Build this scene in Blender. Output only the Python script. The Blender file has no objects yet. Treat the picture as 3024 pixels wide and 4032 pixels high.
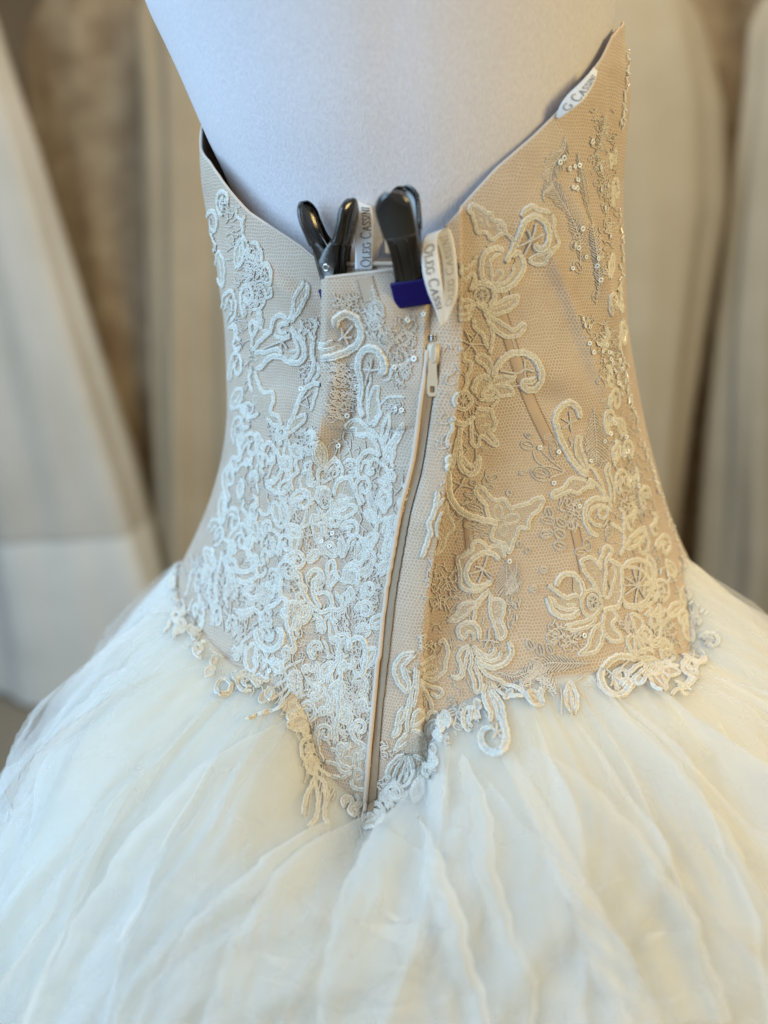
import bpy, bmesh, math, random
import numpy as np
from mathutils import Vector, Matrix
from mathutils.bvhtree import BVHTree

random.seed(7)
RNG = np.random.default_rng(11)
SC = bpy.context.scene
COL = SC.collection

# ------------------------------------------------------------------ camera
YC, ZC, PITCH = -0.52, 1.25, math.radians(20.0)
FPX, CXP, CYP = 26.0 / 36.0 * 4032.0, 1512.0, 2016.0      # lens in photograph pixels
cam_d = bpy.data.cameras.new('camera')
cam_d.sensor_fit = 'VERTICAL'; cam_d.sensor_height = 36.0; cam_d.sensor_width = 36.0
cam_d.lens = 26.0
cam_d.clip_start = 0.02; cam_d.clip_end = 60.0
cam_d.dof.use_dof = True; cam_d.dof.focus_distance = 0.435; cam_d.dof.aperture_fstop = 2.2
cam_d.dof.aperture_blades = 0
cam = bpy.data.objects.new('camera', cam_d)
cam.location = (0.0, YC, ZC); cam.rotation_euler = (math.radians(90) - PITCH, 0, 0)
COL.objects.link(cam); SC.camera = cam

# ------------------------------------------------------------------ light
world = bpy.data.worlds.new('World'); SC.world = world; world.use_nodes = True
bg = world.node_tree.nodes['Background']
bg.inputs[0].default_value = (1.0, 0.965, 0.915, 1); bg.inputs[1].default_value = 0.27

def area(name, loc, target, size, power, col, sy=None):
    d = bpy.data.lights.new(name, 'AREA'); d.energy = power; d.color = col
    d.shape = 'RECTANGLE'; d.size = size; d.size_y = sy or size
    o = bpy.data.objects.new(name, d); o.location = loc
    v = Vector(target) - Vector(loc)
    o.rotation_euler = v.to_track_quat('-Z', 'Y').to_euler()
    COL.objects.link(o); return o

area('window_light', (-1.10, -0.60, 1.55), (-0.3, -0.15, 0.9), 0.9, 27, (0.42, 0.70, 1.0), 1.4)
area('shop_lamp_light', (1.00, -0.78, 1.65), (0.3, -0.15, 0.9), 0.45, 11, (1.0, 0.78, 0.34))
area('ceiling_light', (0.25, 0.6, 2.75), (0.2, 0.9, 0.9), 1.2, 25, (1.0, 0.86, 0.64), 1.0)

SC.view_settings.view_transform = 'Standard'; SC.view_settings.look = 'None'
SC.view_settings.gamma = 1.0; SC.view_settings.exposure = -0.04
SC.view_settings.use_curve_mapping = False
SC.cycles.use_denoising = True; SC.cycles.use_adaptive_sampling = True; SC.cycles.adaptive_threshold = 0.025
SC.cycles.max_bounces = 5; SC.cycles.diffuse_bounces = 3; SC.cycles.glossy_bounces = 3; SC.cycles.transparent_max_bounces = 16
SC.cycles.caustics_reflective = False; SC.cycles.caustics_refractive = False

# ------------------------------------------------------------------ pixel <-> space
CP, SP = math.cos(PITCH), math.sin(PITCH)
CAM = np.array([0.0, YC, ZC])

def ray(x, y):
    u = (np.asarray(x, float) - CXP) / FPX; v = -(np.asarray(y, float) - CYP) / FPX
    return np.stack([u, CP + v * SP, -SP + v * CP], -1)      # depth along axis = 1

def proj(P):
    d = np.asarray(P, float) - CAM
    f = d[..., 1] * CP - d[..., 2] * SP
    u = d[..., 0]; v = d[..., 1] * SP + d[..., 2] * CP
    return CXP + FPX * u / f, CYP - FPX * v / f

def onplane(x, y, Y):
    r = ray(x, y); k = (Y - YC) / r[..., 1]
    return CAM + r * k[..., None]

def smooth(e0, e1, x):
    t = np.clip((np.asarray(x, float) - e0) / (e1 - e0), 0, 1)
    return t * t * (3 - 2 * t)

# ------------------------------------------------------------------ materials
def mat(name):
    m = bpy.data.materials.new(name); m.use_nodes = True
    nt = m.node_tree; b = nt.nodes['Principled BSDF']
    return m, nt, b

def noise(nt, scale, detail=3, vec=None, rough=0.5):
    n = nt.nodes.new('ShaderNodeTexNoise'); n.inputs['Scale'].default_value = scale
    n.inputs['Detail'].default_value = detail; n.inputs['Roughness'].default_value = rough
    if vec is None:
        tc = nt.nodes.new('ShaderNodeTexCoord'); vec = tc.outputs['Object']
    nt.links.new(vec, n.inputs['Vector']); return n.outputs[0]

def mixc(nt, fac, a, b):
    n = nt.nodes.new('ShaderNodeMix'); n.data_type = 'RGBA'
    if hasattr(fac, 'node'): nt.links.new(fac, n.inputs[0])
    else: n.inputs[0].default_value = fac
    for s, v in ((n.inputs[6], a), (n.inputs[7], b)):
        if hasattr(v, 'node'): nt.links.new(v, s)
        else: s.default_value = (*v, 1)
    return n.outputs[2]

def mth(nt, op, a, b=None, c=None):
    n = nt.nodes.new('ShaderNodeMath'); n.operation = op
    for i, v in enumerate((a, b, c)):
        if v is None: continue
        if hasattr(v, 'node'): nt.links.new(v, n.inputs[i])
        else: n.inputs[i].default_value = v
    return n.outputs[0]

def ramp(nt, fac, lo, hi):
    n = nt.nodes.new('ShaderNodeMapRange'); n.inputs[1].default_value = lo; n.inputs[2].default_value = hi
    nt.links.new(fac, n.inputs[0]); return n.outputs[0]

def bump(nt, b, h, strength, dist):
    n = nt.nodes.new('ShaderNodeBump'); n.inputs['Strength'].default_value = strength
    n.inputs['Distance'].default_value = dist
    nt.links.new(h, n.inputs['Height']); nt.links.new(n.outputs[0], b.inputs['Normal'])

def hexnet(nt, pitch, uvname='net'):
    """mask that is 1 on the threads of a hexagonal net of the given pitch (metres)"""
    uv = nt.nodes.new('ShaderNodeUVMap'); uv.uv_map = uvname
    def vm(op, a, b=None):
        n = nt.nodes.new('ShaderNodeVectorMath'); n.operation = op
        nt.links.new(a, n.inputs[0])
        if b is not None:
            if hasattr(b, 'node'): nt.links.new(b, n.inputs[1])
            else: n.inputs[1].default_value = b
        return n
    R = (1.0, math.sqrt(3), 1.0); H = (0.5, math.sqrt(3) / 2, 0.5)
    nz = nt.nodes.new('ShaderNodeTexNoise'); nz.inputs['Scale'].default_value = 75; nz.inputs['Detail'].default_value = 3
    nt.links.new(uv.outputs[0], nz.inputs['Vector'])
    wob = vm('SCALE', vm('SUBTRACT', nz.outputs['Color'], (0.5, 0.5, 0.5)).outputs[0]); wob.inputs['Scale'].default_value = 0.0042
    p0 = vm('ADD', uv.outputs[0], wob.outputs[0])
    p = vm('SCALE', p0.outputs[0]); p.inputs['Scale'].default_value = 1.0 / pitch
    p = vm('ADD', p.outputs[0], (500 * R[0], 500 * R[1], 0.25))
    a = vm('SUBTRACT', vm('MODULO', p.outputs[0], R).outputs[0], H)
    b = vm('SUBTRACT', vm('MODULO', vm('ADD', p.outputs[0], H).outputs[0], R).outputs[0], H)
    flat = (1, 1, 0)
    a = vm('MULTIPLY', a.outputs[0], flat); b = vm('MULTIPLY', b.outputs[0], flat)
    la = vm('LENGTH', a.outputs[0]).outputs['Value']; lb = vm('LENGTH', b.outputs[0]).outputs['Value']
    c = mth(nt, 'LESS_THAN', la, lb)
    mx = nt.nodes.new('ShaderNodeMix'); mx.data_type = 'VECTOR'
    nt.links.new(c, mx.inputs[0]); nt.links.new(b.outputs[0], mx.inputs[4]); nt.links.new(a.outputs[0], mx.inputs[5])
    g = vm('ABSOLUTE', mx.outputs[1])
    sx = nt.nodes.new('ShaderNodeSeparateXYZ'); nt.links.new(g.outputs[0], sx.inputs[0])
    d = mth(nt, 'MAXIMUM', sx.outputs[0],
            mth(nt, 'ADD', mth(nt, 'MULTIPLY', sx.outputs[0], 0.5), mth(nt, 'MULTIPLY', sx.outputs[1], math.sqrt(3) / 2)))
    n = nt.nodes.new('ShaderNodeMapRange'); n.interpolation_type = 'SMOOTHSTEP'
    n.inputs[1].default_value = 0.33; n.inputs[2].default_value = 0.43
    nt.links.new(d, n.inputs[0]); return n.outputs[0]

M = {}
def build_materials():
    # net over flesh coloured lining
    m, nt, b = mat('net_over_lining')
    net = hexnet(nt, 0.00205)
    blotch = ramp(nt, noise(nt, 38, 3), 0.35, 0.7)
    lining = mixc(nt, blotch, (0.49, 0.35, 0.25), (0.57, 0.43, 0.32))
    thr = mixc(nt, noise(nt, 300, 2), (0.66, 0.56, 0.44), (0.77, 0.685, 0.575))
    netv = mth(nt, 'MULTIPLY', net, ramp(nt, noise(nt, 55, 2), 0.0, 0.5))
    nt.links.new(mixc(nt, netv, lining, thr), b.inputs['Base Color'])
    b.inputs['Roughness'].default_value = 0.65
    b.inputs['Sheen Weight'].default_value = 0.15
    bump(nt, b, net, 0.6, 0.0005); M['net'] = m
    # embroidery / cord cotton
    def cotton(name, lo, hi, scale=900):
        m, nt, b = mat(name)
        n = noise(nt, scale, 3); n2 = ramp(nt, noise(nt, 60, 2), 0.3, 0.7)
        dk = tuple(0.78 * c for c in lo)
        nt.links.new(mixc(nt, ramp(nt, n, 0.34, 0.56), dk, mixc(nt, n2, lo, hi)), b.inputs['Base Color'])
        b.inputs['Roughness'].default_value = 0.85; b.inputs['Sheen Weight'].default_value = 0.2
        bump(nt, b, n, 1.0, 0.0009); M[name] = m
    cotton('cord', (0.85, 0.79, 0.68), (0.91, 0.86, 0.77))
    cotton('thread', (0.78, 0.70, 0.60), (0.86, 0.79, 0.70), 1500)
    cotton('embroidery', (0.79, 0.70, 0.60), (0.86, 0.78, 0.69), 1200)
    # filled lace ground
    m, nt, b = mat('lace_ground')
    v = nt.nodes.new('ShaderNodeTexVoronoi'); v.inputs['Scale'].default_value = 900
    tc = nt.nodes.new('ShaderNodeTexCoord'); nt.links.new(tc.outputs['Object'], v.inputs['Vector'])
    dd = ramp(nt, v.outputs['Distance'], 0.05, 0.65)
    nt.links.new(mixc(nt, dd, (0.76, 0.67, 0.55), (0.56, 0.45, 0.34)), b.inputs['Base Color'])
    b.inputs['Roughness'].default_value = 0.85; bump(nt, b, dd, 0.8, -0.0006); M['lace_ground'] = m
    # satin
    m, nt, b = mat('satin_tape')
    nt.links.new(mixc(nt, noise(nt, 45, 2), (0.47, 0.34, 0.235), (0.54, 0.40, 0.285)), b.inputs['Base Color'])
    b.inputs['Roughness'].default_value = 0.55; bump(nt, b, noise(nt, 500, 2), 0.2, 0.0004); M['satin'] = m
    m, nt, b = mat('stitching'); b.inputs['Base Color'].default_value = (0.30, 0.19, 0.11, 1); b.inputs['Roughness'].default_value = 0.8
    nt.links.new(mixc(nt, noise(nt, 200), (0.26, 0.16, 0.09), (0.36, 0.24, 0.15)), b.inputs['Base Color']); M['stitch'] = m
    m, nt, b = mat('piping')
    nt.links.new(mixc(nt, noise(nt, 80), (0.64, 0.52, 0.42), (0.72, 0.60, 0.50)), b.inputs['Base Color'])
    b.inputs['Roughness'].default_value = 0.6; M['piping'] = m
    # zipper
    m, nt, b = mat('zipper_tape')
    nt.links.new(mixc(nt, noise(nt, 250, 3), (0.30, 0.20, 0.12), (0.38, 0.27, 0.17)), b.inputs['Base Color'])
    b.inputs['Roughness'].default_value = 0.6; bump(nt, b, noise(nt, 900, 2), 0.4, 0.0004); M['ztape'] = m
    m, nt, b = mat('zipper_enamel')
    nt.links.new(mixc(nt, noise(nt, 90), (0.60, 0.49, 0.36), (0.66, 0.55, 0.41)), b.inputs['Base Color'])
    b.inputs['Roughness'].default_value = 0.32; M['zpull'] = m
    # metals
    m, nt, b = mat('black_nickel')
    nt.links.new(mixc(nt, noise(nt, 120, 3), (0.07, 0.066, 0.062), (0.13, 0.122, 0.115)), b.inputs['Base Color'])
    b.inputs['Metallic'].default_value = 1; b.inputs['Roughness'].default_value = 0.2
    bump(nt, b, noise(nt, 160, 2), 0.08, 0.001); M['nickel'] = m
    m, nt, b = mat('dark_vinyl_sleeve')
    nt.links.new(mixc(nt, noise(nt, 60), (0.012, 0.012, 0.013), (0.03, 0.027, 0.025)), b.inputs['Base Color'])
    b.inputs['Roughness'].default_value = 0.12; b.inputs['Coat Weight'].default_value = 0.8; M['sleeve'] = m
    m, nt, b = mat('navy_vinyl')
    nt.links.new(mixc(nt, noise(nt, 90), (0.006, 0.001, 0.075), (0.008, 0.002, 0.095)), b.inputs['Base Color'])
    b.inputs['Roughness'].default_value = 0.45; b.inputs['Specular IOR Level'].default_value = 0.25; M['navy'] = m
    m, nt, b = mat('bright_steel')
    nt.links.new(mixc(nt, noise(nt, 120), (0.6, 0.58, 0.54), (0.7, 0.68, 0.64)), b.inputs['Base Color'])
    b.inputs['Metallic'].default_value = 1; b.inputs['Roughness'].default_value = 0.22; M['steel'] = m
    # sequins and beads
    m, nt, b = mat('sequin_film')
    nt.links.new(mixc(nt, noise(nt, 400), (0.86, 0.85, 0.78), (0.93, 0.95, 0.93)), b.inputs['Base Color'])
    b.inputs['Roughness'].default_value = 0.3
    b.inputs['Coat Weight'].default_value = 0.7; b.inputs['Coat Roughness'].default_value = 0.08; M['sequin'] = m
    # ribbons
    m, nt, b = mat('white_ribbon')
    nt.links.new(mixc(nt, noise(nt, 70), (0.76, 0.74, 0.73), (0.83, 0.81, 0.80)), b.inputs['Base Color'])
    b.inputs['Roughness'].default_value = 0.35; b.inputs['Transmission Weight'].default_value = 0.0
    b.inputs['Sheen Weight'].default_value = 0.2
    bump(nt, b, noise(nt, 1800, 2), 0.3, 0.0003); M['ribbon'] = m
    m, nt, b = mat('grey_print')
    nt.links.new(mixc(nt, noise(nt, 500), (0.10, 0.09, 0.09), (0.16, 0.15, 0.15)), b.inputs['Base Color'])
    b.inputs['Roughness'].default_value = 0.7; M['print'] = m
    m, nt, b = mat('faded_print')
    nt.links.new(mixc(nt, noise(nt, 500), (0.48, 0.46, 0.43), (0.56, 0.54, 0.51)), b.inputs['Base Color'])
    b.inputs['Roughness'].default_value = 0.7; M['print_back'] = m
    # mannequin jersey
    m, nt, b = mat('white_jersey')
    tc = nt.nodes.new('ShaderNodeTexCoord'); mp = nt.nodes.new('ShaderNodeMapping')
    mp.inputs['Scale'].default_value = (1, 1, 0.45); nt.links.new(tc.outputs['Object'], mp.inputs[0])
    f = noise(nt, 950, 4, mp.outputs[0], 0.65)
    nt.links.new(mixc(nt, ramp(nt, f, 0.3, 0.7), (0.64, 0.60, 0.63), (0.77, 0.73, 0.76)), b.inputs['Base Color'])
    b.inputs['Roughness'].default_value = 0.75; b.inputs['Sheen Weight'].default_value = 0.3
    bump(nt, b, f, 0.6, 0.0008); M['jersey'] = m
    # tulle
    def tulle(name, col, dens, lo, hi):
        m = bpy.data.materials.new(name); m.use_nodes = True; nt = m.node_tree
        nt.nodes.remove(nt.nodes['Principled BSDF']); out = nt.nodes['Material Output']
        df = nt.nodes.new('ShaderNodeBsdfDiffuse'); tl = nt.nodes.new('ShaderNodeBsdfTranslucent')
        df.inputs[0].default_value = (*col, 1); tl.inputs[0].default_value = (*col, 1)
        ms = nt.nodes.new('ShaderNodeMixShader'); ms.inputs[0].default_value = 0.42
        nt.links.new(df.outputs[0], ms.inputs[1]); nt.links.new(tl.outputs[0], ms.inputs[2])
        tr = nt.nodes.new('ShaderNodeBsdfTransparent'); ma = nt.nodes.new('ShaderNodeMixShader')
        uv = nt.nodes.new('ShaderNodeUVMap'); uv.uv_map = 'net'
        f = ramp(nt, noise(nt, 14, 3, uv.outputs[0]), 0.3, 0.7)
        wv = nt.nodes.new('ShaderNodeTexWave'); wv.inputs['Scale'].default_value = 160; wv.inputs['Distortion'].default_value = 1.5
        wv.bands_direction = 'DIAGONAL'; nt.links.new(uv.outputs[0], wv.inputs['Vector'])
        k = mth(nt, 'MULTIPLY_ADD', f, hi - lo, lo)
        k = mth(nt, 'ADD', k, mth(nt, 'MULTIPLY', mth(nt, 'SUBTRACT', wv.outputs[0], 0.5), dens))
        nt.links.new(k, ma.inputs[0])
        nt.links.new(tr.outputs[0], ma.inputs[1]); nt.links.new(ms.outputs[0], ma.inputs[2])
        nt.links.new(ma.outputs[0], out.inputs[0]); M[name] = m
    tulle('tulle', (0.92, 0.91, 0.88), 0.0, 0.17, 0.33)
    tulle('tulle_fold', (0.94, 0.93, 0.90), 0.0, 0.22, 0.42)
    tulle('tulle_edge', (0.93, 0.91, 0.87), 0.0, 0.72, 0.82)
    m, nt, b = mat('skirt_lining')
    nt.links.new(mixc(nt, noise(nt, 9, 2), (0.75, 0.715, 0.585), (0.81, 0.78, 0.66)), b.inputs['Base Color'])
    b.inputs['Roughness'].default_value = 0.8; M['lining'] = m
    # background
    def cloth(name, lo, hi, scale, bs=0.3, rough=0.7):
        m, nt, b = mat(name)
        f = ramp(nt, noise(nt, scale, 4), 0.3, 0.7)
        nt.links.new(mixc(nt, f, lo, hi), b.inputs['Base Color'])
        b.inputs['Roughness'].default_value = rough; bump(nt, b, f, bs, 0.01); M[name] = m
    cloth('taupe_satin', (0.40, 0.315, 0.205), (0.47, 0.385, 0.265), 4)
    cloth('cream_satin', (0.56, 0.53, 0.46), (0.66, 0.63, 0.57), 4, 0.2, 0.45)
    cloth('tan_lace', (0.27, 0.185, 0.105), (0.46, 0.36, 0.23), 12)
    cloth('beige_satin', (0.45, 0.375, 0.25), (0.52, 0.445, 0.32), 4)
    cloth('grey_satin', (0.42, 0.38, 0.29), (0.50, 0.46, 0.37), 4)
    cloth('bright_patch_white', (0.72, 0.72, 0.68), (0.80, 0.80, 0.76), 5)  # whiter colour for the bright patch put in low on the cream gown
    cloth('wall_paint', (0.23, 0.17, 0.095), (0.27, 0.20, 0.12), 3)
    cloth('floor_carpet', (0.25, 0.22, 0.17), (0.33, 0.29, 0.23), 60)
build_materials()

# ------------------------------------------------------------------ object helpers
def link(name, me, parent=None, m=None, smoothshade=True):
    if m is not None: me.materials.append(m)
    if smoothshade and len(me.polygons):
        me.polygons.foreach_set('use_smooth', [True] * len(me.polygons))
    o = bpy.data.objects.new(name, me); COL.objects.link(o)
    if parent is not None: o.parent = parent
    return o

def tag(o, label=None, cat=None, group=None, kind=None):
    if label: o['label'] = label
    if cat: o['category'] = cat
    if group: o['group'] = group
    if kind: o['kind'] = kind
    return o

def empty(name, loc=(0, 0, 0)):
    o = bpy.data.objects.new(name, None); o.location = loc; o.empty_display_size = 0.05
    COL.objects.link(o); return o

def grid_mesh(name, P, wrap=False, uv=None):
    """P: (rows, cols, 3)"""
    R, C = P.shape[:2]
    me = bpy.data.meshes.new(name)
    idx = np.arange(R * C).reshape(R, C)
    cc = C if wrap else C - 1
    j = np.arange(cc); j2 = (j + 1) % C
    q = np.stack([idx[:-1][:, j], idx[:-1][:, j2], idx[1:][:, j2], idx[1:][:, j]], -1).reshape(-1, 4)
    me.vertices.add(R * C); me.vertices.foreach_set('co', P.reshape(-1))
    me.loops.add(q.size); me.loops.foreach_set('vertex_index', q.reshape(-1).astype(np.int32))
    me.polygons.add(len(q)); me.polygons.foreach_set('loop_start', (np.arange(len(q)) * 4).astype(np.int32))
    if uv is not None:
        l = me.uv_layers.new(name='net')
        l.data.foreach_set('uv', uv.reshape(-1, 2)[q.reshape(-1)].reshape(-1).astype(np.float32))
    me.update(calc_edges=True); me.validate()
    return me, q

class MB:
    """collects vertices and faces of one mesh"""
    def __init__(s): s.v = []; s.f = []; s.el = []
    def add(s, V, F):
        s.el.append((len(s.v), len(s.v) + len(V), len(s.f), len(s.f) + len(F))); o = len(s.v); s.v.extend([tuple(map(float, p)) for p in V]); s.f.extend([tuple(i + o for i in f) for f in F])
    def sweep(s, rows, closed_prof=False, cap=False, closed_path=False):
        R, C = len(rows), len(rows[0]); V = [p for r in rows for p in r]; F = []
        for i in range(R if closed_path else R - 1):
            a = i * C; b2 = ((i + 1) % R) * C
            for j in range(C if closed_prof else C - 1):
                k = (j + 1) % C
                F.append((a + j, a + k, b2 + k, b2 + j))
        if cap and closed_prof:
            F.append(tuple(range(C - 1, -1, -1))); F.append(tuple((R - 1) * C + j for j in range(C)))
        s.add(V, F)
    def tube(s, pts, r, n=6, cap=True):
        pts = [np.asarray(p, float) for p in pts]; rows = []; N = len(pts)
        rr = r if hasattr(r, '__len__') else [r] * N
        ref = None
        for i, p in enumerate(pts):
            t = pts[min(i + 1, N - 1)] - pts[max(i - 1, 0)]; t = t / (np.linalg.norm(t) + 1e-12)
            if ref is None:
                ref = np.array([0, 0, 1.0]) if abs(t[2]) < 0.9 else np.array([1.0, 0, 0])
            a = np.cross(t, ref); a /= np.linalg.norm(a) + 1e-12; b2 = np.cross(a, t); ref = b2
            rows.append([p + rr[i] * (math.cos(q) * a + math.sin(q) * b2) for q in [2 * math.pi * k / n for k in range(n)]])
        s.sweep(rows, True, cap)
    def mesh(s, name):
        me = bpy.data.meshes.new(name); me.from_pydata(s.v, [], s.f); me.update(); return me
    def build(s, name, m, parent, smoothshade=True):
        return link(name, s.mesh(name), parent, m, smoothshade)

def spline(pts, step=4.0, closed=False):
    """Catmull-Rom through 2-D points, resampled at about `step`"""
    P = np.asarray(pts, float); n = len(P)
    if n == 2 and not closed:
        k = max(2, int(np.linalg.norm(P[1] - P[0]) / step) + 1)
        return P[0] + (P[1] - P[0]) * np.linspace(0, 1, k)[:, None]
    out = []
    segs = n if closed else n - 1
    for i in range(segs):
        p1, p2 = P[i % n], P[(i + 1) % n]
        p0 = P[(i - 1) % n] if (closed or i > 0) else 2 * p1 - p2
        p3 = P[(i + 2) % n] if (closed or i < n - 2) else 2 * p2 - p1
        k = max(2, int(np.linalg.norm(p2 - p1) / step))
        for t in np.arange(k) / k:
            out.append(0.5 * ((2 * p1) + (p2 - p0) * t + (2 * p0 - 5 * p1 + 4 * p2 - p3) * t * t + (3 * p1 - p0 - 3 * p2 + p3) * t ** 3))
    if not closed: out.append(P[-1])
    return np.array(out)

def pdist(x, y, line):
    """distance of pixels to a polyline, and fraction along it"""
    L = np.asarray(line, float); best = np.full(np.shape(x), 1e9); frac = np.zeros(np.shape(x)); n = len(L) - 1
    for i in range(n):
        a, b2 = L[i], L[i + 1]; d = b2 - a; q = np.clip(((x - a[0]) * d[0] + (y - a[1]) * d[1]) / (d @ d), 0, 1)
        r = np.hypot(x - a[0] - q * d[0], y - a[1] - q * d[1])
        m = r < best; best = np.where(m, r, best); frac = np.where(m, (i + q) / n, frac)
    return best, frac

# ================================================================== the setting
def setting():
    bm = bmesh.new(); bmesh.ops.create_grid(bm, x_segments=2, y_segments=2, size=3.0)
    me = bpy.data.meshes.new('floor'); bm.to_mesh(me); bm.free()
    tag(link('floor', me, None, M['floor_carpet'], False), kind='structure')
    mb = MB(); mb.add([(-3, 2.25, 0), (3, 2.25, 0), (3, 2.35, 0), (-3, 2.35, 0), (-3, 2.25, 2.8), (3, 2.25, 2.8), (3, 2.35, 2.8), (-3, 2.35, 2.8)],
                      [(0, 1, 5, 4), (1, 2, 6, 5), (2, 3, 7, 6), (3, 0, 4, 7), (4, 5, 6, 7), (3, 2, 1, 0)])
    tag(mb.build('wall', M['wall_paint'], None, False), kind='structure')
setting()

# ================================================================== hanging gowns behind
def gown(label, Y, edges, m, m2, seed, pleats=14, amp=0.02, depth=0.13, waist=None, patch=None):
    """edges: (row, left, right) in photograph pixels at the gown's own distance"""
    rng = np.random.default_rng(seed)
    E = [(onplane(l, y, Y), onplane(r, y, Y)) for y, l, r in edges]
    zs = np.array([e[0][2] for e in E])[::-1]; xl = np.array([e[0][0] for e in E])[::-1]; xr = np.array([e[1][0] for e in E])[::-1]
    z = np.concatenate([np.linspace(0.012, zs[0], 14)[:-1], np.linspace(zs[0], zs[-1], 40), np.linspace(zs[-1], 1.93, 8)[1:]])
    L = np.interp(z, zs, xl); Rr = np.interp(z, zs, xr)
    sh = smooth(1.72, 1.93, z)                          # shoulders draw in towards the hanger
    c0 = (L + Rr) / 2; w = (Rr - L) / 2 * (1 - 0.55 * sh)
    th = np.linspace(0, 2 * math.pi, 220, endpoint=False)
    T, Z = np.meshgrid(th, z); C0 = np.interp(Z, z, c0); W = np.interp(Z, z, w)
    ph = rng.uniform(0, 6.28, 5); k = pleats
    a = amp * (0.35 + 0.9 * smooth(1.6, 0.3, Z))
    f = (np.sin(k * T + ph[0] + 0.8 * np.sin(2.2 * Z + ph[1])) + 0.6 * np.sin((k * 0.61) * np.round(1) * T + ph[2] + 1.5 * Z) * np.sin(T / 2) ** 2 + 0.4 * np.sin(2 * k * T + ph[3])) * a
    dep = depth * (0.6 + 0.6 * smooth(1.6, 0.2, Z))
    X = C0 + (W + f) * np.cos(T); Yv = Y + (dep + f) * np.sin(T)
    P = np.stack([X, Yv, Z], -1)
    cut = int(np.searchsorted(z, waist if waist else 1.28))
    root = empty('hanging_gown', (float(c0[0]), Y, 0))
    tag(root, label, 'gown', 'gowns hanging behind the mannequin')
    ct = int(np.searchsorted(z, onplane(200, patch, Y)[2])) if patch else 0
    pieces = [('gown_skirt', slice(ct, cut + 1), m), ('gown_bodice', slice(cut, None), m2)]
    if patch:
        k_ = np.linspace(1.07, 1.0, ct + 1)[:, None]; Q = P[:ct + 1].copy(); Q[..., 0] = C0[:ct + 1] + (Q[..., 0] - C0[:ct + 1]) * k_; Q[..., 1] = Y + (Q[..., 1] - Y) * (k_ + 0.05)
        P = np.concatenate([P, Q]); pieces.append(('gown_bright_patch', slice(len(z), None), M['bright_patch_white'])); pieces[1] = ('gown_bodice', slice(cut, len(z)), m2)  # bright patch put in as an added, whiter lower part of the gown
    for nm, sl, mm in pieces:
        me, _ = grid_mesh(nm, P[sl], True)
        o = link(nm, me, root, mm); o.matrix_parent_inverse = Matrix.Translation((-float(c0[0]), -Y, 0))
    # hanger hook and bar
    hb = MB(); tx, ty = float(c0[-1]), Y
    hb.tube([(tx - 0.19, ty, 1.90), (tx - 0.1, ty, 1.945), (tx, ty, 1.965), (tx + 0.1, ty, 1.945), (tx + 0.19, ty, 1.90)], 0.006)
    hb.tube([(tx, ty, 1.965), (tx, ty, 2.02), (tx + 0.012, ty, 2.045), (tx, ty, 2.065), (tx - 0.012, ty, 2.05)], 0.003)
    o = hb.build('hanger', M['steel'], root); o.matrix_parent_inverse = Matrix.Translation((-float(c0[0]), -Y, 0))
    return root

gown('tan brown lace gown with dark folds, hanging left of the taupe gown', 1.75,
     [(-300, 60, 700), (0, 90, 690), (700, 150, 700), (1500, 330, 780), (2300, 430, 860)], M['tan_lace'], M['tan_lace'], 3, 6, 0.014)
gown('cream satin A-line gown with an added bright white lower tier, farthest to the left', 1.45,
     [(-300, -520, -120), (150, -420, 0), (600, -330, 150), (1200, -250, 330), (1800, -150, 520), (2500, -60, 720)], M['cream_satin'], M['cream_satin'], 5, 5, 0.012, waist=1.5, patch=2110)
gown('plain taupe gown hanging straight beside the tan lace gown', 1.55,
     [(-300, 480, 1000), (300, 560, 1030), (1000, 590, 1040), (1900, 640, 1060), (2400, 640, 1080)], M['taupe_satin'], M['taupe_satin'], 8, 7, 0.018)
gown('wide beige gown hanging right behind the beaded side of the dress', 1.5,
     [(-300, 2120, 2690), (0, 2140, 2740), (400, 2150, 2835), (800, 2160, 2850), (1250, 2180, 2770), (1700, 2190, 2690), (2200, 2200, 2620)], M['beige_satin'], M['beige_satin'], 12, 6, 0.014)
gown('pale grey gown with soft folds, farthest to the right', 1.6,
     [(-300, 2960, 3500), (300, 2940, 3500), (700, 2890, 3480), (1300, 2820, 3460), (2200, 2760, 3420)], M['grey_satin'], M['grey_satin'], 15, 7, 0.016)
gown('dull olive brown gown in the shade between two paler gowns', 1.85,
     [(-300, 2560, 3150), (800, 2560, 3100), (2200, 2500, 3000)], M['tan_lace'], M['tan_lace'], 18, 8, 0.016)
rail = MB(); rail.tube([(-2.6, 1.6, 2.03), (2.6, 1.6, 2.03)], 0.016, 12)
for sx in (-2.55, 2.55): rail.tube([(sx, 1.6, 0.0), (sx, 1.6, 2.03)], 0.016, 12)
tag(rail.build('clothes_rail', M['steel'], None), 'long steel rail that the gowns hang from', 'clothes rail')

# ================================================================== body shapes
ROWS_B = [(150, 800, 2440), (300, 790, 2478), (600, 795, 2455), (730, 800, 2440), (957, 848, 2450), (1275, 893, 2460), (1640, 906, 2525),
          (1823, 884, 2570), (2005, 835, 2620), (2190, 762, 2690), (2370, 680, 2780), (2550, 600, 2860), (2735, 540, 2930), (3000, 470, 3010), (3300, 420, 3060)]
ROWS_M = [(-60, 540, 2436), (0, 568, 2424), (237, 684, 2400), (547, 817, 2372), (757, 920, 2335), (957, 985, 2310), (1275, 1010, 2320),
          (1640, 1010, 2400), (2005, 960, 2480), (2370, 860, 2600), (2735, 800, 2700), (3300, 760, 2760)]

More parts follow.
